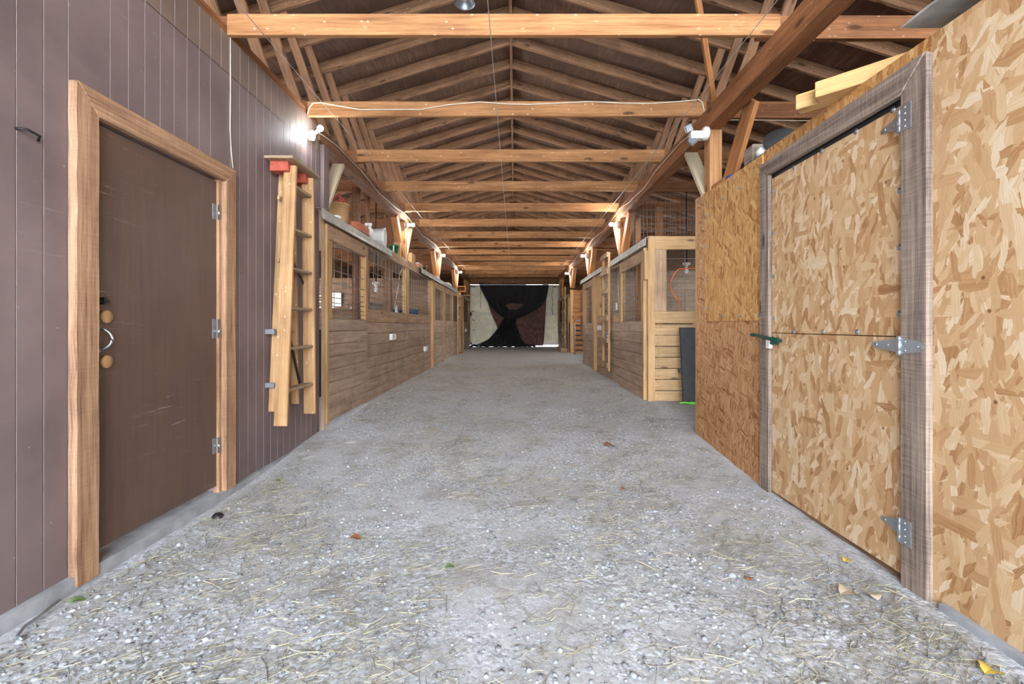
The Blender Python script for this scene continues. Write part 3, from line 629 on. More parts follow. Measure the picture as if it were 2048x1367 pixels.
# ------------------------------------------------------------------ roof
TLZ = z(1.165); RX = -0.06; RZ = z(4.12); SL = 0.30
def roof():
    for s, nm in ((-1, 'left'), (1, 'right')):
        b = MB(); x1 = RX + s * 6.2; zr = RZ + 0.155
        b.v += [(RX, -3.9, zr), (x1, -3.9, zr - SL * 6.2), (x1, 20.9, zr - SL * 6.2), (RX, 20.9, zr)]; b.v += [(a, c, d + 0.03) for a, c, d in b.v[:4]]
        for f in ((0, 1, 2, 3), (7, 6, 5, 4), (0, 4, 5, 1), (1, 5, 6, 2), (2, 6, 7, 3)): b.face(f)
        struct(b, 'ceiling_' + nm, 'sheathing', 'dark brown plywood underside of the %s roof slope' % nm, 'roof')
    ys = [3.18 - 0.61 * 11 + 0.61 * i for i in range(39)]
    k = 0
    for i, y in enumerate(ys):
        for s, nm in ((-1, 'left'), (1, 'right')):
            L = 6.0; b = MB()
            jit = R.uniform(-0.012, 0.012)
            b.beam((RX + s * 0.02, y + jit, RZ + 0.07), (RX + s * L, y + jit, RZ + 0.07 - SL * L), 0.038, 0.14)
            one(b, 'roof_rafter', 'rafter', 'brown sloping rafter under the %s roof slope, %s from the front' % (nm, ORD[i]), 'rafter', 'rafters of the %s roof slope' % nm)
            if y > 2.2:
                k2 = (i - 4)
                x0, x1 = s * 2.02, s * 2.56; yy = y + 0.04
                b = MB(); b.beam((x0, yy, z(1.97)), (x1, yy, RZ + 0.14 - SL * abs(x1 - RX)), 0.085, 0.036, up=(0, 1, 0))
                one(b, 'roof_strut', 'strut', 'brown strut leaning from the %s plate to a rafter, %s from the front' % (nm, ORD[max(0, i - 9)]), 'strut', 'struts along the %s plate' % nm)
    b = MB(); b.box(RX - 0.02, RX + 0.02, -3.6, 20.2, RZ + 0.0, RZ + 0.15); one(b, 'ridge_beam', 'rafter', 'dark ridge board where the two roof slopes meet', 'beam')
    # tie beams
    for i in range(14):
        y = 3.15 + 1.219 * i
        sag = R.uniform(-0.006, 0.006)
        x0 = XL if y < 4.7 else -1.90; x1 = 1.80
        b = MB(); b.box(x0, x1, y, y + 0.038, z(1.966), z(2.108) + sag)
        lab = {0: 'orange-brown tie beam across the aisle, nearest the front', 1: 'tie beam with the white cable stapled along it'}.get(i, 'orange-brown tie beam across the aisle, %s from the front' % ORD[i])
        one(b, 'tie_beam', 'tie', lab, 'beam', 'tie beams across the aisle', 0.003)
        for s, nm in ((-1, 'left'), (1, 'right')):
            b = MB(); xa = (XL - 0.09 if y < 4.7 else -1.82) if s < 0 else 1.66
            if s < 0 and y < 4.7: xa = XL + 0.0
            b.box(xa, s * 5.85, y + 0.039, y + 0.077, z(1.966 if s > 0 or y > 4.7 else 2.048), z(2.108) + 0.01 + R.uniform(0, 0.01))
            one(b, 'side_joist', 'tie_dark', 'dark brown joist over the %s side bay, lapped to the %s tie beam' % (nm, ORD[i]), 'joist', 'joists over the %s side bay' % nm)
    # plates
    b = MB(); b.box(-2.08, -1.93, YB - 0.02, 20.2, z(1.83), z(1.966)); one(b, 'plate_beam', 'plate', 'long weathered plate beam running down the left side of the aisle', 'beam', None, 0.006)
    b = MB(); b.box(1.74, 1.88, -3.6, 20.2, z(1.787), z(1.966)); one(b, 'plate_beam', 'plate_r', 'long reddish plate beam running down the right side of the aisle', 'beam', None, 0.006)
    # posts with knee braces
    PL = [4.70, 8.2, 11.75, 15.45, 19.0]; PR = [4.24, 7.75, 11.1, 14.6, 18.1]
    for s, ps, nm, xi in ((-1, PL, 'left', 1.93), (1, PR, 'right', 1.75)):
        for i, y in enumerate(ps):
            xa, xb = s * xi, s * (xi + 0.13)
            zt = z(1.83 if s < 0 else 1.787); zb = TLZ if s < 0 else (z(1.2) if i == 0 else z(1.176))
            if s > 0 and i == 0: xa, xb = 1.765 + 0.012, 1.89; 
            b = MB(); b.box(xa, xb, y, y + 0.13, zb, zt)
            mt = 'siding' if (s < 0 and i == 0) else 'post'
            nmz = 'purple-brown painted' if mt == 'siding' else 'square brown wood'
            one(b, 'post', mt, '%s post under the %s plate beam, %s from the front' % (nmz, nm, ORD[i]), 'post', None, 0.004)
            xm = s * (xi + 0.065)
            # far-side pale brace
            b = MB(); b.beam((xm, y + 0.56, zt - 0.02), (xm, y + 0.12, z(1.22)), 0.13, 0.04, up=(0, 1, 0.8))
            one(b, 'knee_brace', 'pale', 'pale knee brace rising away from the %s post on the %s side' % (ORD[i], nm), 'brace', None, 0.003)
            if not (s < 0 and i == 0):
                b = MB(); xo = s * (xi + 0.16) if (s > 0 and i == 0) else xm
                b.beam((xo, y - 0.50, zt + (0.03 if s > 0 and i == 0 else -0.01)), (xo, y - 0.03, z(1.2)), 0.04 if (s > 0 and i == 0) else 0.10, 0.19 if (s > 0 and i == 0) else 0.14, up=(0, 1, 0.8))
                one(b, 'knee_brace', 'brace', 'reddish brown knee brace leaning toward the camera from the %s post on the %s side' % (ORD[i], nm), 'brace', None, 0.003)
roof()
# outer walls and gable
def shell():
    for s, nm in ((-1, 'left'), (1, 'right')):
        b = MB(); x = s * 5.75; daylight_gaps = [(5.2, 7.6), (8.9, 11.3), (12.5, 14.9)]  # unseen walls; openings added and enlarged to bring daylight into the aisle
        daylight_gaps = daylight_gaps[1:] if s > 0 else daylight_gaps
        y = -3.6; zt = RZ - SL * 5.7 + 0.1
        for a, c in daylight_gaps:
            b.box(x, x + s * 0.05, y, a, 0, zt); b.box(x, x + s * 0.05, a, c, 0, 1.3); b.box(x, x + s * 0.05, a, c, 2.2, zt); y = c
        b.box(x, x + s * 0.05, y, 20.2, 0, zt)
        struct(b, 'wall_outer_' + nm, 'dark_in', 'outer board wall of the %s stalls with openings added for daylight' % nm, 'wall')
    b = MB()
    zs = z(1.765); yb = 20.2
    for k in range(18):
        z0 = zs + 0.15 * k
        xe = min(5.75, (RZ + 0.1 - z0) / SL)
        if z0 > RZ: break
        b.box(-xe, xe, yb, yb + 0.03, z0 + 0.004, z0 + 0.15)
    for s in (-1, 1):
        for k in range(20): b.box(s * 1.97, s * 5.75, yb, yb + 0.03, 0.15 * k, 0.15 * k + 0.146)
    b.poly([(-5.8, yb + 0.034, z(1.77)), (5.8, yb + 0.034, z(1.77)), (5.8, yb + 0.034, RZ - SL * 5.7 + 0.1), (0, yb + 0.034, RZ + 0.15), (-5.8, yb + 0.034, RZ - SL * 5.7 + 0.1)], 0.01, (0, 1, 0))  # backing sheets added behind the boards to stop daylight leaking through
    for s in (-1, 1): b.box(s * 1.97, s * 5.8, yb + 0.034, yb + 0.044, 0, z(1.78))
    b.box(-2.05, -1.95, yb - 0.1, yb, 0.2, z(2.0)); b.box(1.95, 2.05, yb - 0.1, yb, 0.2, z(2.0)); b.box(-2.0, 2.0, yb - 0.045, yb, z(1.765), z(2.05))
    struct(b, 'wall_back', 'gable', 'brown horizontal board gable wall at the far end', 'wall')
    # cream sliding doors
    for i, (x0, x1) in enumerate(((-1.98, 0.0), (0.0, 1.98))):
        t = thing('door_%d' % (3 + i), ((x0 + x1) / 2, 20.26, 0.3), 'cream painted sliding barn door leaf at the far end, %s half' % ('left' if i == 0 else 'right'), 'door', None, 'structure')
        zb, zt = gz(20) + 0.07, z(1.755)
        m = MB(); m.box(x0, x1, 20.25, 20.27, zb, zt, ax=2); m.build('panel', 'cream', t)
        m = MB()
        for a, c, e, f_ in ((x0, x0 + 0.1, zb, zt), (x1 - 0.1, x1, zb, zt), (x0, x1, zb, zb + 0.13), (x0, x1, zt - 0.1, zt), (x0, x1, z(0.42), z(0.56))): m.box(a, c, 20.235, 20.252, e, f_)
        m.build('frame', 'cream_w', t)
shell()

# ------------------------------------------------------------------ stall fronts
HZ = [0.067, 0.119, 0.167, 0.231, 0.285, 0.354, 0.443, 0.575, 0.714, 0.856, 1.0]
def grille(b, X, y0, y1, z0, z1, step=0.2, hz=None):
    y = y0 + step * 0.45
    while y < y1: b.tube([(X, y, z0 - 0.02), (X, y, z1 + 0.02)], 0.0042, 5); y += step
    for h in (hz or HZ):
        zz = z0 + (h - 0.067) + 0.004
        if zz < z1: b.tube([(X + 0.003, y0 - 0.02, zz), (X + 0.003, y1 + 0.02, zz)], 0.0042, 5)
def front(nm, label, cat, s, X, y0, y1, zb, zsill, ztop, railh, st0, st1, board, mk='kick', step=0.2, door=False, windows=True, group=None, seam=None, sill=True, stiles=('stile', 'stile')):
    """one framed stall front panel or sliding door; X is the aisle face"""
    t = thing(nm, (X, (y0 + y1) / 2, zb), label, cat, group)
    th = 0.026 * s
    b = MB(); zz = zsill - (0.0 if not sill else 0.165); n = max(1, round((zz - zb) / board)); h = (zz - zb) / n
    ycuts = [y0] + ([seam] if seam else []) + [y1]
    for i in range(n):
        for a, c in zip(ycuts, ycuts[1:]):
            j = R.uniform(0, 0.004); b.box(X + s * j, X + th, a + 0.001, c - 0.001, zb + i * h + 0.003 + R.uniform(0, 0.003), zb + (i + 1) * h - 0.003, ax=1)
    b.build('kickboards', mk, t, 0.0015)
    if sill:
        m = MB(); m.box(X - s * 0.004, X + th, y0, y1, zsill - 0.16, zsill, ax=1); m.build('sill_board', 'rail' if not door else mk, t, 0.003)
    m = MB(); m.box(X - s * 0.006, X + th, y0, y1, ztop - railh, ztop, ax=1); m.build('top_rail', 'rail', t, 0.003)
    xs0, xs1 = (X + th, X + th + 0.04 * s) if not door else (X + s * 0.002, X + th + 0.02 * s)
    m = MB(); m.box(X + s * 0.001, X + th + 0.035 * s, y0, y0 + st0, zsill, ztop - railh, ax=2); m.build('stile', stiles[0], t, 0.003)
    m = MB(); m.box(X + s * 0.001, X + th + 0.035 * s, y1 - st1, y1, zsill, ztop - railh, ax=2); m.build('stile', stiles[1], t, 0.003)
    if windows:
        m = MB(); grille(m, X + s * 0.02, y0 + st0, y1 - st1, zsill, ztop - railh, step); m.build('wire_grille', 'wire', t)
    return t
def fl(y): return gz(y)
# left side --------------------------------------------------
TL = z(1.165)
t = front('sliding_stall_door', 'sliding stall door with wire window beside the brown siding wall', 'door', -1, -1.895, 4.70, 5.98, z(-0.985), z(0.067), z(1.02), 0.15, 0.13, 0.08, 0.14, door=True, sill=False, step=0.205, group='sliding stall doors')
m = MB(); m.box(-1.88, -1.94, 4.655, 4.70, z(-0.99), z(1.02)); m.build('edge_board', 'stile', t, 0.003)
for yy in (5.0, 5.62):
    m = MB(); m.tube([(-1.895, yy, z(0.0)), (-1.86, yy + 0.02, z(0.005)), (-1.855, yy + 0.09, z(-0.01))], 0.006, 6); m.build('hook', 'steel', t)
front('horse_stall', 'weathered stall front with wire window just past the first sliding door, outlet cord inside', 'stall wall', -1, -1.93, 6.0, 8.33, gz(7) - 0.02, z(0.204), z(1.165), 0.14, 0.12, 0.11, 0.148, step=0.2, group='left stall fronts')
front('horse_stall', 'weathered stall front with wire window and low white box, past the second left post', 'stall wall', -1, -1.93, 8.34, 10.68, gz(9.5) - 0.02, z(0.206), z(1.165), 0.14, 0.14, 0.05, 0.148, step=0.2, group='left stall fronts')
b = MB(); b.box(-1.88, -1.97, 10.7, 10.86, gz(10.7), z(1.13)); one(b, 'door_stop_post', 'stile', 'pale post with metal floor guide between the left stall front and second left sliding door', 'post', None, 0.003)
front('sliding_stall_door', 'second sliding stall door along the left side', 'door', -1, -1.895, 10.95, 12.35, gz(11.5) + 0.04, z(0.12), z(1.03), 0.15, 0.1, 0.1, 0.15, door=True, sill=False, step=0.2, group='sliding stall doors')
b = MB(); b.box(-1.90, -1.99, 12.38, 12.5, gz(12.4), z(1.13)); one(b, 'door_stop_post', 'stile', 'pale post between the second and third left sliding doors', 'post', None, 0.003)
front('sliding_stall_door', 'third sliding stall door along the left side, white tag in its window', 'door', -1, -1.895, 12.6, 14.3, gz(13) + 0.04, z(0.12), z(1.03), 0.15, 0.12, 0.1, 0.15, door=True, sill=False, step=0.2, group='sliding stall doors')
front('horse_stall', 'left stall front behind the nailed-block ladder frame', 'stall wall', -1, -1.94, 14.35, 17.2, gz(16) - 0.02, z(0.12), z(1.1), 0.15, 0.3, 0.15, 0.15, group='left stall fronts')
front('horse_stall', 'farthest left stall front beside the cream doors', 'stall wall', -1, -1.94, 17.22, 20.1, gz(18) - 0.02, z(0.12), z(1.1), 0.15, 0.2, 0.6, 0.15, group='left stall fronts')
b = MB(); b.box(-1.90, -1.93, 17.15, 17.27, gz(17), z(1.05)); one(b, 'door_stop_post', 'stile', 'far pale post near the last left stall front', 'post', None, 0.003)
def header(s, X, y0, y1, zt, lab):
    b = MB(); b.box(X, X + s * 0.04, y0, y1, zt - 0.14, zt); one(b, 'stall_header_board', 'rail', lab, 'board', None, 0.003)
header(-1, -1.945, 4.64, 5.99, z(1.165), 'short header board behind the track over the first left door')
header(-1, -1.925, 10.69, 14.34, z(1.165), 'header board over the second and third left doors')
b = MB(); b.box(-1.90, -1.99, 4.63, 4.653, z(0.74), z(1.165)); b.box(-1.90, -1.935, 4.635, 4.653, fl(4.6), z(0.8)); one(b, 'corner_blocking', 'rail', 'weathered wood blocking at the siding wall corner', 'board', None, 0.004)
def track(s, X, y0, y1, za, zb_, lab):
    """box door track with a flared lip"""
    b = MB(); prof = [(0.0, 0.10), (0.045, 0.10), (0.055, 0.095), (0.055, 0.03), (0.062, 0.0), (0.078, -0.012), (0.082, -0.008)]
    base = len(b.v); n = len(prof)
    for y, zz in ((y0, za), (y1, zb_)):
        for (dx, dz) in prof: b.v.append((X - s * dx, y, zz + dz))
        for (dx, dz) in prof: b.v.append((X - s * max(0, dx - 0.003), y, zz + dz - 0.003))
    m = 2 * n
    for i in range(n - 1):
        b.face((i, i + 1, m + i + 1, m + i)); b.face((n + i, n + i + 1, m + n + i + 1, m + n + i))
        for q in (0, m): b.face((q + i, q + i + 1, q + n + i + 1, q + n + i))
    return one(b, 'door_track', 'galv', lab, 'door track', 'sliding door tracks')
track(-1, -1.925, 4.50, 7.07, z(1.04), z(1.04), 'galvanised door track over the first left sliding door')
track(-1, -1.925, 9.3, 12.2, z(1.05), z(1.05), 'galvanised door track starting at the third left post')
track(-1, -1.925, 12.22, 15.1, z(1.05), z(1.05), 'galvanised door track over the third left sliding door')
track(-1, -1.925, 17.4, 19.6, z(0.98), z(0.98), 'farthest galvanised door track on the left')
# nailed-block frames
def blockframe(s, X, yA, yB, zb, ztA, zs, lab, w=0.05):
    t = thing('block_ladder_frame', (X, (yA + yB) / 2, zb), lab, 'wooden frame', 'nailed-block frames')
    for y, zt in ((yA, ztA - 0.02), (yB, ztA)):
        m = MB(); m.box(X, X - s * 0.04, y - w / 2, y + w / 2, zb, zt); m.build('upright', 'stile', t, 0.003)
    for zz in zs:
        m = MB(); m.box(X - s * 0.04, X - s * 0.075, yA - 0.09, yB + 0.02, zz - 0.045, zz + 0.045, ax=1); m.build('block', 'rail', t, 0.003)
blockframe(1, 1.72, 8.42, 8.95, z(-0.83), z(1.34), [z(q) for q in (1.27, 0.97, 0.62, 0.13, -0.27, -0.72)], 'tall frame of two uprights and nailed blocks on the right stall wall')
blockframe(-1, -1.90, 15.3, 15.9, fl(15.5) + 0.02, z(1.12), [z(q) for q in (0.95, 0.65, 0.28, -0.2)], 'frame of two uprights and nailed blocks past the third left sliding door')
blockframe(1, 1.80, 16.5, 17.3, fl(16.5) + 0.16, z(1.38), [z(q) for q in (0.95, 0.5, 0.1, -0.4)], 'far right frame of two uprights with nailed blocks')
b = MB(); b.box(1.60, 1.85, 16.3, 17.6, fl(16.5), fl(16.5) + 0.15); one(b, 'timber_block', 'rail', 'thick timber block on the ground under the far right frame', 'block', None, 0.01)
# right side -------------------------------------------------
XRS = 1.78
t = front('sliding_stall_door', 'sliding stall door with wire window on the right, nearest the strand board', 'door', 1, 1.72, 6.24, 7.64, z(-0.995), z(0.056), z(1.01), 0.16, 0.12, 0.10, 0.145, door=True, sill=False, step=0.2, group='sliding stall doors')
m = MB(); m.box(1.71, 1.76, 6.19, 6.24, z(-0.995), z(1.03)); m.build('edge_board', 'stile', t, 0.003)
m = MB(); m.box(1.70, 1.745, 6.10, 6.19, z(0.6), z(0.98)); m.build('hanger_block', 'stile', t, 0.003)
front('horse_stall', 'right stall front behind the tall nailed-block frame, outlet inside', 'stall wall', 1, XRS - 0.02, 7.66, 10.0, gz(8.8) - 0.02, z(0.2), z(1.14), 0.13, 0.19, 0.25, 0.15, step=0.45, group='right stall fronts')
front('sliding_stall_door', 'second sliding stall door on the right with a wide middle bar', 'door', 1, 1.72, 10.28, 11.8, gz(11) + 0.03, z(0.05), z(1.02), 0.14, 0.18, 0.3, 0.15, door=True, sill=False, step=0.2, group='sliding stall doors')
b = MB(); b.box(1.70, 1.80, 10.02, 10.2, gz(10), z(1.1)); one(b, 'door_stop_post', 'stile', 'pale post beside the second right sliding door', 'post', None, 0.003)
header(1, XRS - 0.025, 10.01, 12.0, z(1.16), 'header board over the second right sliding door')
header(1, XRS - 0.005, 6.25, 7.65, z(1.16), 'short header board over the first right sliding door')
track(1, 1.755, 6.05, 8.36, z(1.045), z(1.045), 'galvanised door track over the first right sliding door')
track(1, 1.755, 9.1, 12.1, z(1.06), z(1.06), 'galvanised door track over the second right sliding door')
track(1, 1.858, 17.35, 19.5, z(1.0), z(1.0), 'farthest galvanised door track on the right')
front('horse_stall', 'farthest right stall front beside the cream doors', 'stall wall', 1, 1.86, 16.2, 20.1, gz(18) - 0.02, z(0.1), z(1.1), 0.14, 0.4, 0.3, 0.15, step=0.3, group='right stall fronts')
def endwall():
    y = 6.13; t = thing('stall_end_wall', (2.6, y, fl(6)), 'golden end wall of the right stall facing the front, wire window with orange cord', 'stall wall')
    m = MB(); m.box(1.752, 1.845, y - 0.01, y + 0.10, fl(6.1) - 0.01, z(1.175)); m.build('corner_post', 'stile', t, 0.004)
    m = MB(); m.box(1.846, 5.6, y, y + 0.03, z(1.0), z(1.175)); m.build('top_beam', 'stile', t, 0.004)
    m = MB(); m.box(1.846, 2.0, y, y + 0.03, z(0.185), z(0.998)); m.build('side_board', 'rail', t, 0.003)
    m = MB(); m.box(1.846, 5.6, y, y + 0.03, z(0.025), z(0.183)); m.build('sill_board', 'kick_y', t, 0.003)
    m = MB()
    hs = [(-0.005, 0.015), ]; zt = z(0.015); gaps = [0.016, 0.008, 0.01, 0.006, 0.012, 0.006, 0.006]; zz = zt; bot = fl(6.1)
    n = 7; h = (zt - bot) / n
    for i in range(n): m.box(1.846, 5.6, y + R.uniform(0, 0.003), y + 0.028, bot + i * h + gaps[i] / 2, bot + (i + 1) * h - gaps[i] / 2)
    m.build('slats', 'kick_y', t, 0.002)
    m = MB(); m.box(2.75, 2.9, y, y + 0.03, z(0.185), z(0.998)); m.build('side_board', 'rail', t, 0.003)
    m = MB()
    for x in (2.25, 2.51): m.tube([(x, y + 0.02, z(0.17)), (x, y + 0.02, z(1.01))], 0.004, 5)
    for zz in (0.24, 0.395, 0.56, 0.72, 0.88): m.tube([(1.98, y + 0.022, z(zz)), (2.77, y + 0.022, z(zz))], 0.004, 5)
    m.build('wire_grille', 'wire', t)
    # nail heads
    m = MB()
    for i in range(6): 
        for k in (0, 1): m.lathe((1.885, y, bot + (i + 0.3 + 0.4 * k) * h), (0, -1, 0), [(0.005, 0), (0.004, 0.002), (0, 0.002)], 6)
    m.build('nails', 'iron', t)
endwall()
def endwall2():
    y = 16.0; t = thing('stall_end_wall', (2.3, y, fl(16)), 'orange-brown slatted end wall far down the right side, behind the black rack', 'stall wall')
    m = MB(); m.box(1.90, 2.0, y - 0.02, y + 0.1, fl(16) - 0.01, z(1.22)); m.build('corner_post', 'stile', t, 0.004)
    m = MB(); n = 14; bot = fl(16); h = (z(1.22) - bot) / n
    for i in range(n): m.box(2.0, 5.6, y, y + 0.03, bot + i * h + 0.006, bot + (i + 1) * h - 0.004)
    m.build('slats', 'brace', t, 0.002)
endwall2()
# stall partitions and back
def partition(s, y, x0, x1, zt, lab, ax='x', gap=0.006, mt='dark_in'):
    b = MB(); n = int((zt - 0.15) / 0.15); 
    for i in range(n + 1): b.box(x0, x1, y, y + 0.03, 0.12 + 0.15 * i + gap, 0.12 + 0.15 * (i + 1))
    one(b, 'stall_partition', mt, lab, 'partition', None)
partition(-1, 8.32, -5.7, -2.3, z(0.3), 'board partition between the first two left stalls')
partition(-1, 11.85, -5.7, -2.08, z(1.1), 'board partition past the third left post')
partition(-1, 15.5, -5.7, -2.08, z(1.1), 'board partition past the fourth left post')
partition(1, 9.98, 1.9, 5.7, z(1.1), 'board partition behind the outlet on the right', mt='kick')
partition(1, 12.0, 1.9, 5.7, z(1.1), 'board partition closing the right stall block')
partition(1, 18.2, 2.0, 5.7, z(1.1), 'board partition in the far right stall')
for x, y, w, lab in ((-2.32, 6.62, 0.09, 'dark stud inside the first left stall behind the wire window'), (-2.25, 5.75 + 1.2, 0.05, 'thin stud inside the first left stall'), (-2.35, 8.3, 0.14, 'stud at the end of the low left partition'), (2.35, 7.7, 0.1, 'reddish stud inside the first right stall'), (2.2, 8.4, 0.07, 'slim reddish stud behind the right wire window')):
    b = MB(); b.box(x, x + w, y, y + 0.09, fl(y), z(1.966)); one(b, 'stall_stud', 'brace' if x > 0 else 'plate', lab, 'post', None)

# ------------------------------------------------------------------ netting and tarp at the far end
def drape():
    Y = 20.02
    def P(px, py, d=0.0): return at(px, py, D=Y - d)
    t = thing('black_netting', (0, Y, fl(20)), 'black netting tied in at the waist, hung across the cream far doors', 'netting')
    def sheet(rows, n, nm, amp, hole=None, fr=5, base=0.0):
        """rows: (left x, right x, y left, y right, fold amplitude)"""
        m = MB(); K = len(rows)
        def interp(v):
            f = v * (K - 1); i = min(int(f), K - 2); u = f - i; u2 = u
            return [a + (b_ - a) * u2 for a, b_ in zip(rows[i], rows[i + 1])]
        NR = 36
        for j in range(NR + 1):
            l, r, yl, yr, am = interp(j / NR)
            for i in range(n + 1):
                u = i / n
                d = base + am * (0.5 + 0.5 * math.sin(u * fr * 2 * PI + 1.3 * math.sin(j * 0.13 + u * 4))) + am * 0.4 * math.sin(u * 37 + j * 0.2)
                sg = 4 * u * (1 - u)
                m.v.append(P(l + (r - l) * u, yl + (yr - yl) * u + (2.0 * abs(math.sin(u * 2 * PI)) if j == 0 else 0), max(0.01, d)))
        for j in range(NR):
            for i in range(n):
                a = j * (n + 1) + i; c = [m.v[a], m.v[a + n + 2]]
                if hole:
                    cx = PX0 + (c[0].x + c[1].x) / 2 * F / c[0].y; cy = PY0 - ((c[0].z + c[1].z) / 2 - CZ) * F / c[0].y
                    tq = (cy - hole[1] + hole[3]) / (2 * hole[3])
                    if 0 < tq < 1 and abs(cx - hole[0] - 2 + 5 * tq) < hole[2] * (1 - 0.75 * tq ** 1.5) * min(1, 0.55 + tq * 2.5): continue
                m.face((a, a + 1, a + n + 2, a + n + 1), None, None, True)
        return m.build(nm, 'net', t)
    sheet([(957, 1098, 565, 568, 0.03), (963, 1096, 580, 582, 0.04), (970, 1093, 594, 597, 0.06), (979, 1080, 610, 615, 0.1), (993, 1055, 625, 628, 0.13), (1009, 1034, 636, 636, 0.16)], 70, 'upper_netting', 0.1, hole=(1028, 613, 19, 6.5))
    sheet([(1009, 1034, 635, 635, 0.14), (1001, 1032, 648, 648, 0.16), (990, 1038, 664, 663, 0.18), (977, 1043, 678, 678, 0.2), (955, 1052, 688, 689, 0.25), (944, 1062, 692.5, 692.5, 0.3)], 60, 'lower_netting', 0.1, fr=6)
    # bundled puddle on the ground
    m = MB()
    for k in range(9):
        a, c = 946 + 14 * k + R.uniform(-6, 6), R.uniform(12, 26)
        pts = [at(a + c * q / 6, 692 - 1.6 * math.sin(q / 6 * PI), D=Y - 0.25 - R.uniform(0, 0.2)) for q in range(7)]
        pts = [Vector((p_.x, p_.y, fl(20) + 0.03 + 0.05 * math.sin(q / 6 * PI))) for q, p_ in enumerate(pts)]
        m.tube(pts, 0.045, 7)
    m.build('bunched_hem', 'net', t)
    for px, py in ((957, 565), (1027, 564), (1098, 568)):
        m = MB(); q = P(px, py, 0); m.tube([(q.x, 20.16, q.z + 0.03), (q.x, q.y, q.z)], 0.012, 6); m.build('hanging_tie', 'cable', t)
    # brown tarp
    m = MB(); rows = [(972, 1093, 592), (978, 1092, 612), (984, 1091, 630), (992, 1090, 648), (998, 1089, 664), (1010, 1088, 678), (1030, 1086, 691)]
    n = 40; K = len(rows); NR = 30
    for j in range(NR + 1):
        f = j / NR * (K - 1); i0 = min(int(f), K - 2); u = f - i0; l, r, yy = [a + (b_ - a) * u for a, b_ in zip(rows[i0], rows[i0 + 1])]
        for i in range(n + 1):
            q = at(l + (r - l) * i / n, yy, D=20.12 - 0.02 - 0.03 * abs(math.sin(i * 0.55 + 0.3 * math.sin(j * 0.4)))); m.v.append(q)
    for j in range(NR):
        for i in range(n): a = j * (n + 1) + i; m.face((a, a + 1, a + n + 2, a + n + 1), None, None, True)
    o = one(m, 'brown_tarp', 'tarp', 'crinkled brown mesh tarp hanging behind the black netting', 'tarp')
drape()
for px, y0, y1, lab in ((961, 572, 617, 'thin black cord hanging on the left cream door'), (1105, 570, 630, 'thin black cord hanging on the right cream door')):
    b = MB(); a = at(px, y0, D=20.2); c = at(px, y1, D=20.2)
    b.tube([(a.x + 0.03 * math.sin(q * 1.4) * (1 if px > 1000 else 0.15), 20.22, a.z + (c.z - a.z) * q / 10) for q in range(11)], 0.008, 5); one(b, 'pull_rope', 'black', lab, 'cord')
for px, py in ((948, 573), (1110, 573)):
    b = MB(); a = at(px, py, D=20.2); b.box(a.x - 0.06, a.x + 0.06, 20.21, 20.236, a.z - 0.02, a.z + 0.02); one(b, 'door_roller', 'iron', 'dark roller bracket on top of the %s cream door' % ('left' if px < 1000 else 'right'), 'bracket')
for py in (622, 640, 660):
    b = MB(); a = at(948, py, D=20.2); b.tube([(a.x - 0.08, 20.22, a.z), (a.x, 20.2, a.z + 0.01), (a.x + 0.04, 20.2, a.z - (0.05 if py == 640 else 0))], 0.012, 5)
    one(b, 'door_hook', 'iron', 'small dark hook on the left cream door, %s of three' % {622: 'top', 640: 'middle', 660: 'bottom'}[py], 'hook')

# ------------------------------------------------------------------ lamps
def bulb_lamp(p, s, lab, near=False, r=0.03):
    """porcelain socket on a post face; s = direction toward the aisle"""
    t = thing('socket_lamp', p, lab, 'lamp', 'bare bulb lamps along the aisle')
    m = MB(); m.lathe(p, (s, 0, 0), [(0, -0.06), (0.052, -0.06), (0.052, -0.02), (0.048, -0.015), (0, -0.015)], 16); m.build('junction_box', 'galv', t)
    m = MB(); m.lathe(p, (s, 0, 0), [(0, -0.015), (0.056, -0.015), (0.056, -0.003), (0.03, 0.008), (0.024, 0.03), (0.02, 0.03), (0, 0.03)], 16); so = m.build('socket', 'white', t)
    m = MB(); m.lathe(p, (s, 0, 0), [(0.013, 0.03), (0.016, 0.045), (r * 0.9, 0.065), (r, 0.083), (r * 0.86, 0.1), (r * 0.5, 0.111), (0, 0.114)], 14); m.build('bulb', 'bulb_near' if near else 'bulb', so)['label'] = 'lit white bulb'
    return t
for i, y in enumerate((8.14, 11.7, 15.4)):
    bulb_lamp((-1.87, y, z(1.755)), 1, 'bare lit bulb on the left side, on the %s left post' % ORD[i + 1])
for i, y in enumerate((7.8, 11.15, 14.65)):
    bulb_lamp((1.694, y, z(1.69 - 0.03 * i)), -1, 'bare lit bulb on the right side, on the %s right post' % ORD[i + 1])
t = thing('twin_flood_lamp', (-1.88, 4.36, z(1.78)), 'twin lit bulbs glaring at the top of the brown siding wall', 'lamp')
m = MB(); m.lathe((-1.953, 4.42, z(1.80)), (1, 0, 0), [(0, 0), (0.05, 0), (0.05, 0.04), (0, 0.045)], 14); m.build('base', 'white', t)
for (q, r) in (((-1.87, 4.27, z(1.735)), 0.034), ((-1.825, 4.36, z(1.845)), 0.028)):
    m = MB(); m.tube([(-1.92, 4.42, z(1.80)), tuple((Vector(q) + Vector((-1.92, 4.42, z(1.80)))) / 2), q], [0.014, 0.016, 0.02], 8); m.build('socket', 'white', t)
    m = MB(); m.lathe((q[0], q[1], q[2] - r), (0, 0, 1), [(r * math.sin(k * PI / 8), r - r * math.cos(k * PI / 8)) for k in range(9)], 14); m.build('bulb', 'bulb_near', t)['label'] = 'lit white bulb'
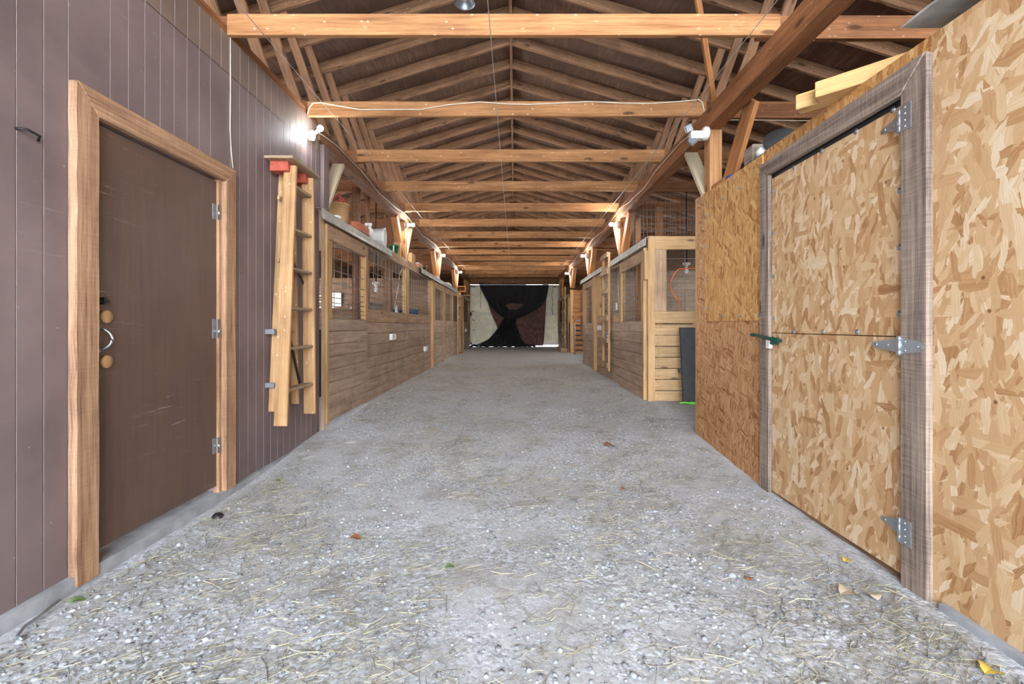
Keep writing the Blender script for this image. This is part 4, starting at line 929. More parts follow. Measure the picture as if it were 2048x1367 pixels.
# motion light (unlit) on the right post
p = Vector((1.745, 4.18, z(1.78)))
t = thing('motion_floodlight', (1.64, 4.18, z(1.70)), 'unlit white twin-head motion floodlight hanging at the first right post', 'lamp')
m = MB(); m.lathe((1.74, 4.2, z(1.73)), (-1, 0, 0), [(0, 0), (0.06, 0), (0.06, 0.035), (0.04, 0.05), (0, 0.05)], 16); m.build('junction_box', 'white', t)
m = MB(); m.box(1.58, 1.70, 4.16, 4.24, z(1.675), z(1.745)); m.build('body', 'white', t, 0.008)
m = MB(); m.box(1.595, 1.665, 4.152, 4.16, z(1.69), z(1.73)); m.build('lens', 'paper', t, 0.003)
for a, zz, c in ((-3.9, 1.80, 0.45), (0.9, 1.63, -0.35)):
    m = MB(); m.beam((1.575, 4.19, z(1.71) + (0.03 if a < 0 else -0.03)), (1.545 if a < 0 else 1.62, 4.17, z(zz)), 0.07, 0.035, up=(0, 1, 0)); m.build('lamp_head', 'steel', t, 0.008)
# hanging clamp lamp high up
t = thing('hanging_reflector_lamp', (-0.46, 4.35, z(2.95)), 'round reflector lamp hanging under the rafters at the very top', 'lamp')
m = MB(); m.lathe((-0.455, 4.2, z(2.905)), (0, 0, 1), [(0.094, 0.0), (0.09, 0.002), (0.085, 0.02), (0.06, 0.06), (0.03, 0.085), (0.028, 0.15), (0, 0.15)], 24); m.build('shade', 'steel', t)
m = MB(); m.lathe((-0.455, 4.2, z(2.905)), (0, 0, 1), [(0.09, 0.004), (0.096, 0.006), (0.092, 0.012), (0.088, 0.006)], 24); m.build('rim', 'black', t)
m = MB(); m.lathe((-0.455, 4.2, z(2.93)), (0, 0, 1), [(0.0, 0.0), (0.028, 0.012), (0.035, 0.035), (0.02, 0.08)], 14); m.build('bulb', 'white', t)
m = MB(); m.tube([(-0.455, 4.2, z(3.05)), (-0.455, 4.2, z(3.99))], 0.006, 5); m.build('cord', 'black', t)

# ------------------------------------------------------------------ cables and wires
for x, zz, lab in ((-0.165, 1.955, 'thin taut wire strung down the middle under the tie beams'), (-1.675, 1.935, 'thin taut wire strung down the left under the tie beams'), (1.57, 1.94, 'thin taut wire strung down the right under the tie beams')):
    b = MB(); b.tube([(x, 0.3 + 1.0 * q, z(zz) + 0.004 * math.sin(q * 0.8)) for q in range(20)], 0.0028, 5)
    for i in range(1, 13): b.tube([(x, 3.168 + 1.219 * i, z(zz) + 0.0), (x, 3.168 + 1.219 * i, z(1.968))], 0.002, 4)
    one(b, 'overhead_wire', 'galv', lab, 'wire', 'taut wires under the tie beams')
yc = 3.15 + 1.219 - 0.008
pix = [(1412, 262), (1410, 232), (1405, 205), (1398, 199), (1360, 203), (1300, 207), (1240, 206), (1180, 203), (1120, 206), (1060, 209), (1020, 208), (960, 204), (900, 209), (840, 219), (780, 219), (720, 219), (680, 212), (640, 205), (625, 206), (618, 216), (615, 228)]
b = MB(); b.tube([at(x, y, D=yc) for x, y in pix], 0.0055, 6); one(b, 'beam_cable', 'cable', 'white cable wandering along the face of the second tie beam', 'cable')
b = MB(); pts = [(-1.915, 4.5, z(1.87))]
for q in range(40):
    y = 4.7 + q * 0.28; ph = (q % 12.6); pts.append((-1.922, y, z(1.905) + 0.035 * math.sin(q * 0.62) + 0.01 * math.sin(q * 1.7)))
b.tube(pts, 0.005, 6); one(b, 'plate_cable', 'cable', 'cream cable drooping along the left plate beam', 'cable')
b = MB(); pts = [(1.70, 4.25, z(1.76)), (1.72, 4.4, z(1.83))]
for q in range(38): pts.append((1.733, 4.6 + q * 0.28, z(1.88) + 0.035 * math.sin(q * 0.7) + 0.01 * math.sin(q * 1.9)))
b.tube(pts, 0.005, 6); one(b, 'plate_cable', 'cable', 'cream cable drooping along the right plate beam', 'cable')
b = MB(); b.tube([(1.9 + 0.2 * q, 4.44, z(1.955) + 0.004 * math.sin(q)) for q in range(12)], 0.004, 5); one(b, 'joist_cable', 'cable', 'thin cream cable under the joist behind the new lumber', 'cable')
b = MB(); b.tube([(-1.90, 8.15, z(1.80)), (-1.915, 8.12, z(1.5)), (-1.905, 8.18, z(1.18)), (-1.99, 8.05, z(0.9)), (-2.0, 7.8, z(0.4)), (-2.0, 7.72, z(0.34))], 0.005, 6)
one(b, 'outlet_cable', 'cable', 'cream cable running down the second left post into the stall window', 'cable')
def outlet(p, nrm, lab, dark=True, nm='outlet_box'):
    t = thing(nm, p, lab, 'outlet')
    s = nrm; m = MB(); m.box(p[0], p[0] + s * 0.035, p[1] - 0.035, p[1] + 0.035, p[2], p[2] + 0.115); m.build('box', 'white', t, 0.004)
    m = MB()
    for q in (0.032, 0.08): m.lathe((p[0] + s * 0.035, p[1], p[2] + q), (s, 0, 0), [(0, 0.0005), (0.017, 0.0005), (0.017, 0.002), (0, 0.002)], 12)
    m.build('sockets', 'black', t)
outlet((-1.985, 7.72, z(0.21)), 1, 'white electrical outlet hanging in the left wire window')
outlet((1.80, 8.15, z(0.27)), -1, 'white electrical outlet in the right stall window')
b = MB(); b.tube([(1.81, 8.15, z(0.385)), (1.812, 8.16, z(0.75)), (1.80, 8.13, z(1.02))], 0.006, 6); one(b, 'outlet_conduit', 'cable', 'pale conduit rising from the right stall outlet', 'cable')
def wbox(px, py, X, w, h, lab, round_=True):
    s = -1 if X < 0 else 1; q = at(px, py, X=X); t = thing('salt_block_holder', (X, q.y, q.z - h / 2), lab, 'plastic holder', 'white plastic holders on the stall fronts')
    m = MB(); m.box(X, X - s * 0.05, q.y - w / 2, q.y + w * 0.2, q.z - h / 2, q.z + h / 2); m.build('bracket', 'white', t, 0.006)
    m = MB(); m.lathe((X, q.y + w * 0.2, q.z), (-s, 0, 0), [(0, 0.01), (h * 0.48, 0.01), (h * 0.48, 0.05), (h * 0.4, 0.056), (0, 0.056)], 16); m.build('round_cup', 'white', t)
    m = MB()
    for k in (-0.25, -0.02): m.lathe((X - s * 0.05, q.y + w * k, q.z), (-s, 0, 0), [(0.006, 0), (0.006, 0.002), (0, 0.002)], 8)
    m.build('screw_holes', 'black', t)
wbox(783, 673, -1.93, 0.26, 0.095, 'white plastic holder on the left stall front nearest the first door')
wbox(849, 697, -1.93, 0.26, 0.10, 'white plastic holder low on the second left stall front')
wbox(931, 660, -1.94, 0.5, 0.12, 'small white plastic holder far down the left side')
wbox(1201, 655, 1.76, 0.28, 0.10, 'white plastic holder on the right stall front')
wbox(1126, 659, 1.86, 0.6, 0.11, 'small white plastic holder far down the right side')
q = at(1213, 671, X=1.68); t = thing('gate_latch_plate', (1.68, q.y, q.z), 'square galvanised latch plate on the nailed-block frame', 'latch')
m = MB(); m.box(1.678, 1.686, q.y - 0.14, q.y + 0.14, q.z - 0.07, q.z + 0.07); m.build('plate', 'steel', t, 0.003)
m = MB(); m.tube([(1.672, q.y - 0.16, q.z), (1.672, q.y + 0.1, q.z)], 0.012, 8); m.build('bolt', 'steel', t)

# ------------------------------------------------------------------ step ladder hung on the siding
def ladder():
    t = thing('wooden_stepladder', (-1.87, 3.85, z(-0.77)), 'folded wooden stepladder with red top hung on the brown siding', 'ladder')
    xf, xr = -1.79, -1.915
    NT_, NB_, FT, FB = 3.71, 3.555, 4.02, 4.06
    zt, zb = z(1.27), z(-0.77)
    def yn(zz): return NB_ + (NT_ - NB_) * (zz - zb) / (zt - zb)
    def yf(zz): return FB + (FT - FB) * (zz - zb) / (zt - zb)
    m = MB(); m.beam((xf, NB_, zb), (xf, NT_, zt), 0.024 * 1, 0.085, up=(1, 0, 0)) if False else None
    for (a, c, nm) in ((NB_, NT_, 'front_rail'), (FB, FT, 'front_rail')):
        m = MB(); m.beam((xf, a, zb), (xf, c, zt), 0.028, 0.1, up=(1, 0, 0)); m.build(nm, 'ladder', t, 0.003)
    for (a, c) in ((3.665, 3.83), (4.03, 3.955)):
        m = MB(); m.beam((xr + 0.01, a, zb + 0.09), (xr + 0.01, c, zt - 0.01), 0.026, 0.068, up=(1, 0, 0)); m.build('rear_leg', 'ladder', t, 0.003)
    for py in (395, 474, 547, 619, 692, 767):
        zz = CZ + (650 - py) * 4.04 / F
        m = MB(); m.box(xf - 0.045, xf + 0.04, yn(zz) + 0.02, yf(zz) - 0.02, zz - 0.011, zz + 0.011, ax=1); m.build('step', 'tread', t, 0.003)
    for py in (415, 530, 659):
        zz = CZ + (650 - py) * 4.04 / F; m = MB(); m.box(xr + 0.01, xr + 0.03, 3.72, 4.0, zz - 0.015, zz + 0.015, ax=1); m.build('rear_rung', 'ladder', t, 0.003)
    m = MB(); m.box(-1.945, -1.72, 3.60, 4.13, zt + 0.025, zt + 0.047, ax=1); m.build('top_cap', 'tread', t, 0.004)
    for y0_, y1_ in ((NT_ - 0.055, NT_ + 0.045), (FT - 0.06, FT + 0.04)):
        m = MB(); m.box(-1.93, -1.785, y0_, y1_, zt - 0.055, zt + 0.025, ax=1); m.build('red_bracket', 'red', t, 0.004)['label'] = 'red painted bracket'
    m = MB(); m.beam((xf - 0.05, 3.74, z(0.62)), (xf - 0.04, 4.02, z(0.36)), 0.02, 0.008, up=(1, 0, 0)); m.beam((xf - 0.07, 3.76, z(0.05)), (xf - 0.07, 4.02, z(-0.5)), 0.02, 0.014, up=(1, 0, 0)); m.beam((xf - 0.07, 3.74, z(0.2)), (xf - 0.07, 3.80, z(0.6)), 0.02, 0.014, up=(1, 0, 0)); m.build('spreader_bar', 'iron', t)
    for zz in (-0.05, -0.47):
        m = MB(); m.box(-1.953, -1.88, 3.63, 3.66, z(zz) - 0.02, z(zz) + 0.02); m.build('bracket', 'steel', t, 0.002)
ladder()

# ------------------------------------------------------------------ things stored on the left stall top
def shelf_items():
    b = MB(); b.box(-1.93, -2.6, YB + 0.02, 17.2, TL - 0.012, TL); one(b, 'stall_top_shelf', 'dark_in', 'long board shelf along the top of the left stalls', 'shelf')
    S = TL
    def onS(px, X): return dy(px, X)
    t = thing('storage_tub', (-2.12, 5.62, S), 'tall tan fibre barrel holding a red hose on the left stall top', 'barrel')
    m = MB(); m.lathe((-2.14, 5.6, S), (0, 0, 1), [(0, 0), (0.115, 0), (0.12, 0.04), (0.14, 0.27), (0.145, 0.27), (0.145, 0.285), (0.132, 0.285), (0.115, 0.02), (0, 0.02)], 20); m.build('body', 'cardboard', t)
    b = MB(); b.tube([(-2.14 + 0.105 * math.cos(a), 5.57 + 0.05 * math.sin(a), S + 0.2 + 0.19 * math.sin(a)) for a in [k * PI / 10 for k in range(11)]], 0.014, 8)
    b.tube([(-2.14 + 0.08 * math.cos(a), 5.61 + 0.04 * math.sin(a), S + 0.2 + 0.15 * math.sin(a)) for a in [k * PI / 10 for k in range(11)]], 0.014, 8)
    b.tube([(-2.08, 5.6, S + 0.1), (-2.09, 5.6, S + 0.28), (-2.11, 5.58, S + 0.42)], 0.017, 8)
    one(b, 'red_hose', 'hose_red', 'red hose coiled in the tan barrel with one end sticking up', 'hose')
    t = thing('spray_can', (-1.98, 4.86, S), 'white spray can beside the purple-brown post', 'spray can')
    m = MB(); m.lathe((-1.985, 4.86, S), (0, 0, 1), [(0, 0), (0.032, 0), (0.032, 0.13), (0.026, 0.145), (0, 0.145)], 14); m.build('can', 'white', t)
    m = MB(); m.lathe((-1.985, 4.86, S + 0.145), (0, 0, 1), [(0.022, 0), (0.022, 0.03), (0.012, 0.035), (0, 0.035)], 12); m.build('cap', 'paper', t)
    m = MB(); m.lathe((-1.985, 4.86, S + 0.03), (0, 0, 1), [(0.0325, 0), (0.0325, 0.035)], 14); m.build('label_band', 'iron', t)
    b = MB(); b.lathe((-1.97, 5.1, S), (0, 0, 1), [(0, 0), (0.055, 0), (0.06, 0.03), (0.05, 0.03), (0, 0.012)], 16); one(b, 'white_dish', 'white', 'shallow white dish in front of the tan barrel', 'dish')
    b = MB()
    for k in range(4):
        b.tube([(-1.985 + 0.075 * math.cos(a), 5.95 + 0.28 * math.sin(a), S + 0.016 + 0.025 * k) for a in [j * PI / 12 for j in range(25)]], 0.013, 7)
    one(b, 'orange_hose', 'terra', 'coil of orange hose lying at the edge of the left stall top', 'hose')
    t = thing('spray_bottle', (-2.0, 6.35, S), 'white trigger spray bottle between the orange hose and the white bucket', 'spray bottle')
    m = MB(); m.lathe((-1.99, 6.38, S), (0, 0, 1), [(0, 0), (0.042, 0), (0.044, 0.13), (0.018, 0.18), (0.016, 0.2), (0, 0.2)], 14); m.build('bottle', 'white', t)
    m = MB(); m.box(-2.06, -1.965, 6.365, 6.395, S + 0.2, S + 0.235); m.box(-2.045, -2.03, 6.37, 6.39, S + 0.15, S + 0.2); m.build('trigger', 'white', t, 0.004)
    t = thing('white_bucket', (-2.05, 7.15, S), 'white plastic bucket lying on its side on the left stall top', 'bucket')
    m = MB(); o = Vector((-2.30, 7.0, S + 0.155)); m.lathe(o, (1, 0.12, 0), [(0, 0), (0.125, 0), (0.14, 0.3), (0.147, 0.3), (0.147, 0.34), (0.135, 0.34), (0.12, 0.02), (0, 0.02)], 22); m.build('body', 'white', t)
    m = MB(); m.tube([o + Vector((0.30, 0.03 + 0.15 * math.cos(a), 0.15 * math.sin(a))) for a in [-PI / 2 + k * PI / 10 for k in range(11)]], 0.003, 5); m.build('bail', 'steel', t)
    b = MB()
    for k in range(10): b.beam((-1.98 - 0.03 * (k % 4), 6.6 + 0.1 * k, S + 0.012 + 0.008 * (k % 3)), (-2.03 - 0.02 * (k % 3), 7.7 + 0.05 * k, S + 0.012 + 0.008 * (k % 3)), 0.022, 0.01)
    one(b, 'stick_bundle', 'dark_in', 'bundle of thin brown sticks below the white bucket', 'sticks')
    t = thing('plant_pot', (-1.99, 7.55, S), 'green plastic plant pot at the edge of the left stall top', 'pot')
    m = MB(); m.lathe((-1.985, 7.62, S), (0, 0, 1), [(0, 0), (0.055, 0), (0.075, 0.12), (0.082, 0.12), (0.082, 0.145), (0.07, 0.145), (0.05, 0.01), (0, 0.01)], 18); m.build('body', 'pot', t)
    m = MB(); m.box(-1.98, -1.96, 7.54, 7.5435, S + 0.02, S + 0.13); m.build('sticker', 'paper', t)
    b = MB(); b.box(-2.05, -1.94, 7.85, 7.93, S, S + 0.235); one(b, 'wood_block', 'stile', 'upright pale wood block behind the green pot', 'wood block', None, 0.004)
    b = MB(); b.box(-2.03, -1.94, 8.75, 9.05, S, S + 0.2); one(b, 'small_carton', 'cardboard', 'small cream and red carton past the second left post', 'box', None, 0.003)
    b = MB(); b.box(-2.03, -1.94, 8.749, 8.76, S + 0.12, S + 0.19); b2 = one(b, 'carton_front', 'red', 'red printed corner panel leaning on the small carton', 'card') if False else None
    b = MB(); b.box(-2.06, -1.92, 9.3, 9.7, S, S + 0.07); one(b, 'flat_box', 'terra', 'flat orange box with white papers on the left stall top', 'box', None, 0.003)
    b = MB(); b.box(-2.07, -1.92, 9.28, 9.72, S + 0.07, S + 0.085); one(b, 'paper_stack', 'paper', 'white papers lying on the flat orange box', 'papers')
    b = MB()
    for k in range(5): b.tube([(-2.0 + 0.06 * math.cos(a + k), 10.1 + 0.14 * math.sin(a), S + 0.02 + 0.02 * k + 0.03 * math.sin(2 * a + k)) for a in [j * PI / 8 for j in range(17)]], 0.01, 6)
    one(b, 'black_cord_heap', 'black', 'tangle of black cord on the left stall top', 'cord')
    b = MB(); b.box(-2.05, -1.9, 11.3, 11.8, S, S + 0.03); one(b, 'white_tray', 'paper', 'thin white tray by the third left post', 'tray')
    b = MB(); b.box(-2.05, -1.9, 13.3, 14.0, S, S + 0.06); one(b, 'white_carton', 'paper', 'flat white carton over the third left sliding door', 'box')
    t = thing('wooden_crate', (-1.98, 15.6, z(1.16)), 'small open wooden box on the far left stall top', 'crate')
    m = MB(); x0, x1, y0, y1, z0, z1 = -2.1, -1.72, 16.2, 16.6, S, S + 0.2
    m.box(x0, x1, y0, y1, z0, z0 + 0.03); m.box(x0, x1, y0, y1, z1 - 0.03, z1); m.box(x0, x0 + 0.03, y0, y1, z0 + 0.03, z1 - 0.03, ax=1); m.box(x1 - 0.03, x1, y0, y1, z0 + 0.03, z1 - 0.03, ax=1); m.box(x0, x1, y1 - 0.02, y1, z0, z1); m.build('body', 'brace', t, 0.003)
    b = MB(); b.beam((-2.1, 17.6, z(1.12)), (-1.55, 17.4, z(1.12)), 0.09, 0.03); one(b, 'short_plank', 'stile', 'short plank poking into the aisle on the far left', 'plank', None, 0.003)
shelf_items()
# things inside the stalls, seen through the wire
b = MB(); b.lathe((-3.1, 9.97, fl(10)), (0, 0, 1), [(0.0, 0), (0.5, 0), (0.52, 1.05), (0.45, 1.32), (0.25, 1.45), (0, 1.48)], 20); one(b, 'wicker_hamper', 'greycloth', 'rounded grey woven bundle seen through the second left wire window', 'bundle')
for k, (x, y, w, h, mt, lab) in enumerate(((-2.9, 6.5, 0.6, 0.9, 'black', 'dark cabinet inside the first left stall'), (-2.75, 9.0, 0.35, 1.22, 'blue', 'blue bin under the grey bundle in the left stall'), (-2.6, 10.5, 0.6, 1.3, 'blue', 'blue tub behind the far wire window on the left'), (3.0, 8.6, 0.6, 1.1, 'black', 'dark cabinet inside the right stall'))):
    t = thing('stall_cabinet', (x, y, fl(y)), lab, 'cabinet' if mt == 'black' else 'bin'); zb = fl(y)
    m = MB(); m.box(x - w / 2, x + w / 2, y, y + w, zb, zb + h); m.build('body', mt, t, 0.02)
    m = MB(); m.box(x - w / 2 - 0.01, x + w / 2 + 0.01, y - 0.01, y + w + 0.01, zb + h, zb + h + 0.04); m.build('lid', mt, t, 0.01)
def dead_bulb(p, lab, hang):
    t = thing('ceiling_socket', p, lab, 'lamp'); m = MB(); m.lathe(p, (0, 0, -1), [(0, -0.02), (0.055, -0.02), (0.055, 0.01), (0.03, 0.02), (0.022, 0.05), (0, 0.05)], 14); m.build('socket', 'white', t)
    m = MB(); m.lathe(p, (0, 0, -1), [(0.012, 0.05), (0.016, 0.065), (0.03, 0.095), (0.03, 0.115), (0.015, 0.135), (0, 0.138)], 12); m.build('bulb', 'white', t)
    m = MB(); m.tube([(p[0], p[1], p[2] + 0.02), (p[0], p[1], hang)], 0.01, 5); m.build('stem', 'iron', t)
dead_bulb(tuple(at(752, 566, D=7.2)), 'unlit bulb hanging inside the second left wire window', z(1.97))
dead_bulb(tuple(at(1373, 528, D=6.9)), 'unlit bulb in the right stall above the orange cord', z(1.97))
b = MB(); b.tube([at(x, y, D=6.11) for x, y in ((1402, 537), (1388, 536), (1372, 537), (1357, 538), (1348, 548), (1342, 562), (1340, 570), (1344, 582), (1352, 594), (1361, 606), (1361, 612), (1356, 621))], 0.0075, 7)
one(b, 'extension_cord', 'orange', 'orange extension cord looping across the right stall end window', 'cord')

# black mat panel and rope
b = MB(); q = at(1362, 655, D=6.03); b.poly([(2.17, 6.02, fl(6) + 0.005), (2.75, 6.02, fl(6) + 0.005), (2.75, 6.09, z(-0.03)), (2.15, 6.09, z(-0.03))], 0.035, (0, -1, 0))
o = one(b, 'rubber_panel', 'mat_black', 'tall black rubber panel leaning on the golden end wall', 'panel', None, 0.004)
b = MB(); b.box(2.13, 2.165, 6.03, 6.07, z(-0.62), z(-0.56)); one(b, 'panel_clip', 'iron', 'small dark clip on the edge of the black rubber panel', 'clip', None, 0.004)
b = MB(); b.tube([(2.1 + 0.05 * k, 5.93 + 0.015 * math.sin(k * 2.1), fl(5.9) + 0.022 + 0.008 * math.sin(k * 1.3)) for k in range(12)], 0.011, 7); b.tube([(2.22 + 0.03 * k, 5.9 + 0.02 * math.sin(k * 1.7), fl(5.9) + 0.03) for k in range(8)], 0.011, 7)
one(b, 'green_rope', 'lime', 'bright lime green rope at the foot of the black rubber panel', 'rope')
# black folding rack
def rack():
    t = thing('black_folding_rack', (1.86, 15.2, fl(15)), 'black metal folding rack with chrome edge before the far right slatted wall', 'rack')
    y = 15.0; x0, x1 = 1.93, 2.35; zt = z(0.15); zb = fl(15)
    m = MB(); m.tube([(x0, y, zb), (x0, y, zt - 0.1), (x0 + 0.03, y, zt - 0.03), (x0 + 0.1, y, zt), (x1, y, zt), (x1 + 0.05, y, zt - 0.1), (x1 + 0.05, y, zb)], 0.018, 8); m.build('frame', 'steel', t)
    m = MB()
    for k in range(6): m.box(x0, x1 + 0.05, y - 0.01, y + 0.06, zb + 0.12 + 0.16 * k, zb + 0.17 + 0.16 * k)
    m.build('slats', 'black', t, 0.004)
rack()
for zz, h, lab in ((0.35, 0.5, 'upper'), (-0.3, 0.55, 'lower')):
    b = MB(); b.box(1.70, 1.718, 11.8, 12.05, z(zz), z(zz + h)); one(b, 'sign_board', 'plate', 'narrow %s brown board on the end of the second right sliding door' % lab, 'board')

# ------------------------------------------------------------------ right loft things
def loft():
    T = RT
    for k, (a, w, h, mt) in enumerate((((1.63, 2.68), 0.085, 0.085, 'lumber'), ((1.65, 2.54), 0.09, 0.085, 'lumber'))):
        b = MB(); d = Vector((0.68, -0.73, 0)); p0 = Vector((a[0], a[1], T + h / 2 + 0.001)); b.beam(p0, p0 + d * 1.7, w, h)
        tb_ = one(b, 'timber_beam', mt, ['far new yellow timber lying across the strand board wall top, white label on its end', 'near new yellow timber lying across the strand board wall top'][k], 'timber', 'new timbers on the loft', 0.004)
        if k == 0:
            m = MB(); e = p0 - d * 0.002; sd = Vector((0.73, 0.68, 0)); m.poly([e + sd * q1 + Vector((0, 0, q2)) for q1, q2 in ((-0.012, -0.028), (0.014, -0.028), (0.014, 0.026), (-0.012, 0.026))], 0.001, -d); m.build('end_label', 'paper', tb_)
    b = MB(); b.beam((1.586, 2.63, T + 0.05), (1.596, 2.641, T + 0.05), 0.001, 0.001) if False else None
    # sheet metal
    b = MB(); TS = T + 0.088; pr = [(1.71, 2.06), (2.4, 2.06), (2.4, 1.1), (1.73, 1.1)]
    b.poly([(x, y, TS + 0.002) for x, y in pr], 0.006, (0, 0, 1)); b.poly([(1.73, 2.05, TS + 0.008), (2.4, 2.05, TS + 0.008), (2.4, 1.1, TS + 0.008), (1.745, 1.1, TS + 0.008)], 0.02, (0, 0, 1))
    one(b, 'metal_sheet', 'galv', 'grey galvanised sheet jutting over the strand board wall top', 'sheet metal')
    b = MB(); b.box(1.80, 1.95, 3.52, 3.66, T, T + 0.15); one(b, 'bark_block', 'trim_r', 'square weathered wood block standing on the loft edge', 'wood block', None, 0.008)
    b = MB(); b.lathe((1.90, 3.32, T + 0.0), (-0.15, -3.9, 0.35), [(0, 0.14), (0.12, 0.14), (0.135, 0.15), (0.13, 0.19), (0, 0.2)], 26); 
    b = MB(); b.lathe((1.86, 3.26, T + 0.075), (-0.4, -0.7, 0.5), [(0, -0.01), (0.105, -0.01), (0.11, 0), (0.105, 0.01), (0, 0.012)], 28); one(b, 'black_disc', 'mat_black', 'round black rubber disc propped on the loft edge', 'disc')
    b = MB(); bm_pts = []
    b.lathe((1.80, 3.36, T), (0, 0, 1), [(0, 0), (0.05, 0), (0.055, 0.03), (0.035, 0.06), (0, 0.075)], 9); one(b, 'white_cloth', 'paper', 'crumpled white cloth beside the black disc', 'cloth')
    b = MB(); b.box(1.79, 1.84, 3.9, 3.96, T, T + 0.04); one(b, 'blue_tin', 'blue', 'small blue tin on the loft edge near the first right post', 'tin', None, 0.008)
    b = MB(); b.box(1.79, 1.94, 4.0, 4.35, z(1.2), T + 0.045); one(b, 'sill_block', 'brace', 'short wood block at the foot of the first right post brace', 'wood block', None, 0.004)
    # roll of wire fence
    t = thing('wire_fence_roll', (2.12, 6.75, z(1.18)), 'loose roll of welded wire fencing on top of the right stall', 'wire fence')
    m = MB(); cx, cy, r = 2.16, 6.72, 0.44; z0, z1 = z(1.178), z(1.78)
    for k in range(44):
        a = 2 * PI * k / 44; m.tube([(cx + r * math.cos(a), cy + r * math.sin(a), z0), (cx + r * math.cos(a) * 1.02, cy + r * math.sin(a) * 1.02, z1)], 0.0022, 4)
    for j in range(7): 
        zz = z0 + (z1 - z0) * j / 6; m.tube([(cx + r * math.cos(a) * (1 + 0.02 * math.sin(3 * a)), cy + r * math.sin(a), max(z0, zz + 0.02 * math.sin(a * 2 + 1))) for a in [2 * PI * k / 30 for k in range(31)]], 0.0022, 4)
    m.build('mesh', 'wire', t)
loft()
b = MB(); b.box(2.0, 5.7, 6.16, 9.96, z(1.155), z(1.175)); one(b, 'stall_top_boards', 'dark_in', 'board cover on top of the right stall', 'shelf')
# thin reddish brace near the first right truss
b = MB(); b.beam(at(1391, -30, D=3.7), at(1430, 216, D=4.32), 0.045, 0.03, up=(0, 1, 0)); one(b, 'thin_brace', 'brace', 'thin reddish stick brace dropping to the second tie beam on the right', 'brace')

# ------------------------------------------------------------------ debris on the floor
def leaf(px, py, mt, lab, sz=0.05, a=0.0, nm='fallen_leaf'):
    D = CZ * F / (py - PY0)
    for _ in range(6): D = (CZ - gz(D)) * F / (py - PY0)
    x = (px - PX0) * D / F; zz = gxy(x, D) + 0.012
    b = MB(); n = 9; pts = []
    for i in range(n):
        u = i / (n - 1); w = 0.38 * math.sin(u * PI) ** 0.8 * (1 + 0.25 * (i % 2)); pts.append((u - 0.5, w, u))
    base = len(b.v)
    for (u, w, q) in pts:
        for sgn in (-1, 0, 1):
            lx, ly = u * sz, sgn * w * sz; X_ = lx * math.cos(a) - ly * math.sin(a); Y_ = lx * math.sin(a) + ly * math.cos(a)
            b.v.append((x + X_, D + Y_, zz + (abs(sgn) * 0.22 * w * sz) + 0.1 * sz * math.sin(q * 5)))
    for i in range(n - 1):
        for k in (0, 1): c = base + 3 * i + k; b.face((c, c + 1, c + 4, c + 3))
    b.tube([(x + 0.5 * sz * math.cos(a), D + 0.5 * sz * math.sin(a), zz), (x + 0.8 * sz * math.cos(a + .3), D + 0.8 * sz * math.sin(a + .3), zz - 0.004)], 0.001, 4)
    one(b, nm, mt, lab, 'leaf')
leaf(1696, 1128, 'leafy', 'yellow leaf lying near the foot of the strand board door', 0.06, 0.4)
leaf(1498, 1160, 'leafb', 'tan curled leaf on the gravel left of the strand board door', 0.05, 1.1)
leaf(1700, 1192, 'drypale', 'large pale dried leaf near the strand board wall', 0.10, 0.2)
leaf(1745, 1197, 'drypale', 'second large pale dried leaf touching the strand board wall side', 0.08, 1.4)
leaf(712, 1082, 'leafb', 'rusty brown leaf left of the aisle middle', 0.07, 0.1)
leaf(900, 1136, 'leafg', 'green leaf in a wisp of hay near the middle', 0.05, 0.3)
leaf(1220, 893, 'leafb', 'reddish brown leaf right of the middle', 0.13, 0.2)
leaf(1248, 980, 'leafb', 'small orange leaf below the reddish brown one', 0.05, 0.5)
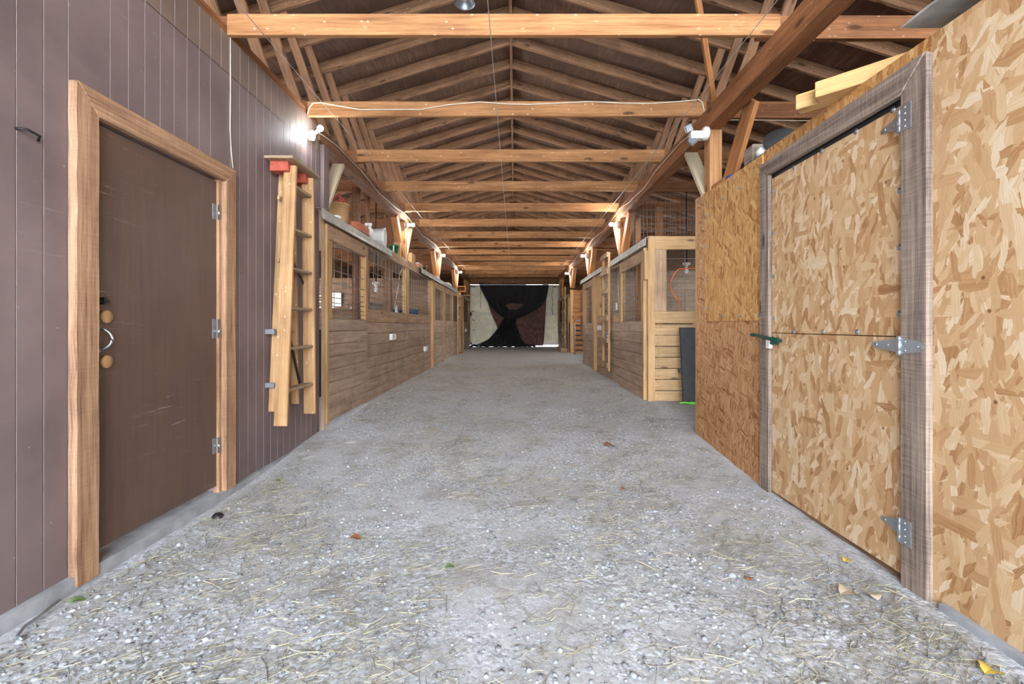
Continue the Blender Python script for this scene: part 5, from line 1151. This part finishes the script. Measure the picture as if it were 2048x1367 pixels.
leaf(1150, 1004, 'concrete', 'grey dried leaf right of the middle', 0.08, 2.2)
leaf(556, 966, 'leafg', 'small green leaf near the brown door', 0.05, 0.2)
leaf(155, 1210, 'leafg', 'grey-green leaf beside the left curb', 0.06, 0.9)
leaf(1985, 1350, 'leafy', 'tan leaf in the bottom right corner', 0.08, 0.3)
leaf(868, 862, 'leafy', 'small yellow leaf far down the aisle', 0.06, 0.3)
leaf(1310, 1020, 'drypale', 'small pale leaf scrap right of the middle', 0.04, 0.3)
b = MB(); q = at(410, 1040, D=1.953 * F / 640); b.lathe((-1.79, 2.80, 0.012), (0.1, 0, 1), [(0, 0), (0.03, 0.002), (0.034, 0.012), (0.02, 0.026), (0, 0.03)], 8); one(b, 'dark_stone', 'iron', 'dark stone by the foot of the brown door', 'stone')
b = MB(); b.tube([(-1.89, 1.93, 0.03), (-1.86, 1.80, 0.03), (-1.855, 1.76, 0.032), (-1.83, 1.71, 0.03), (-1.80, 1.70, 0.02)], 0.006, 6); one(b, 'bent_rod', 'steel', 'bent metal rod lying against the left curb', 'rod')
b = MB(); D = (CZ - 0.21) * F / (706.5 - PY0); b.box((920 - PX0) * D / F - 0.1, (920 - PX0) * D / F + 0.1, D, D + 0.1, gz(D) + 0.0, gz(D) + 0.05); one(b, 'brick', 'brick', 'red brick lying on the far left of the aisle', 'brick', None, 0.004)
b = MB(); D = (CZ - gz(4.8)) * F / (880 - PY0); x = (700 - PX0) * D / F; b.poly([(x - 0.05, D, gxy(x, D) + 0.008), (x + 0.03, D - 0.02, gxy(x, D) + 0.01), (x + 0.06, D + 0.03, gxy(x, D) + 0.014), (x - 0.02, D + 0.05, gxy(x, D) + 0.012)], 0.001, (0, 0, 1)); one(b, 'paper_scrap', 'paper', 'scrap of white paper near the first left sliding door', 'litter')

b = MB(); a = at(665, 585, D=11.82); c = at(683, 612, D=11.82); b.box(a.x, c.x, 11.80, 11.845, c.z, a.z); one(b, 'bright_window_stand_in', 'paper', 'pale panel standing in for a bright window, behind the first left wire window', 'board')  # pale panel added in place of a bright window opening
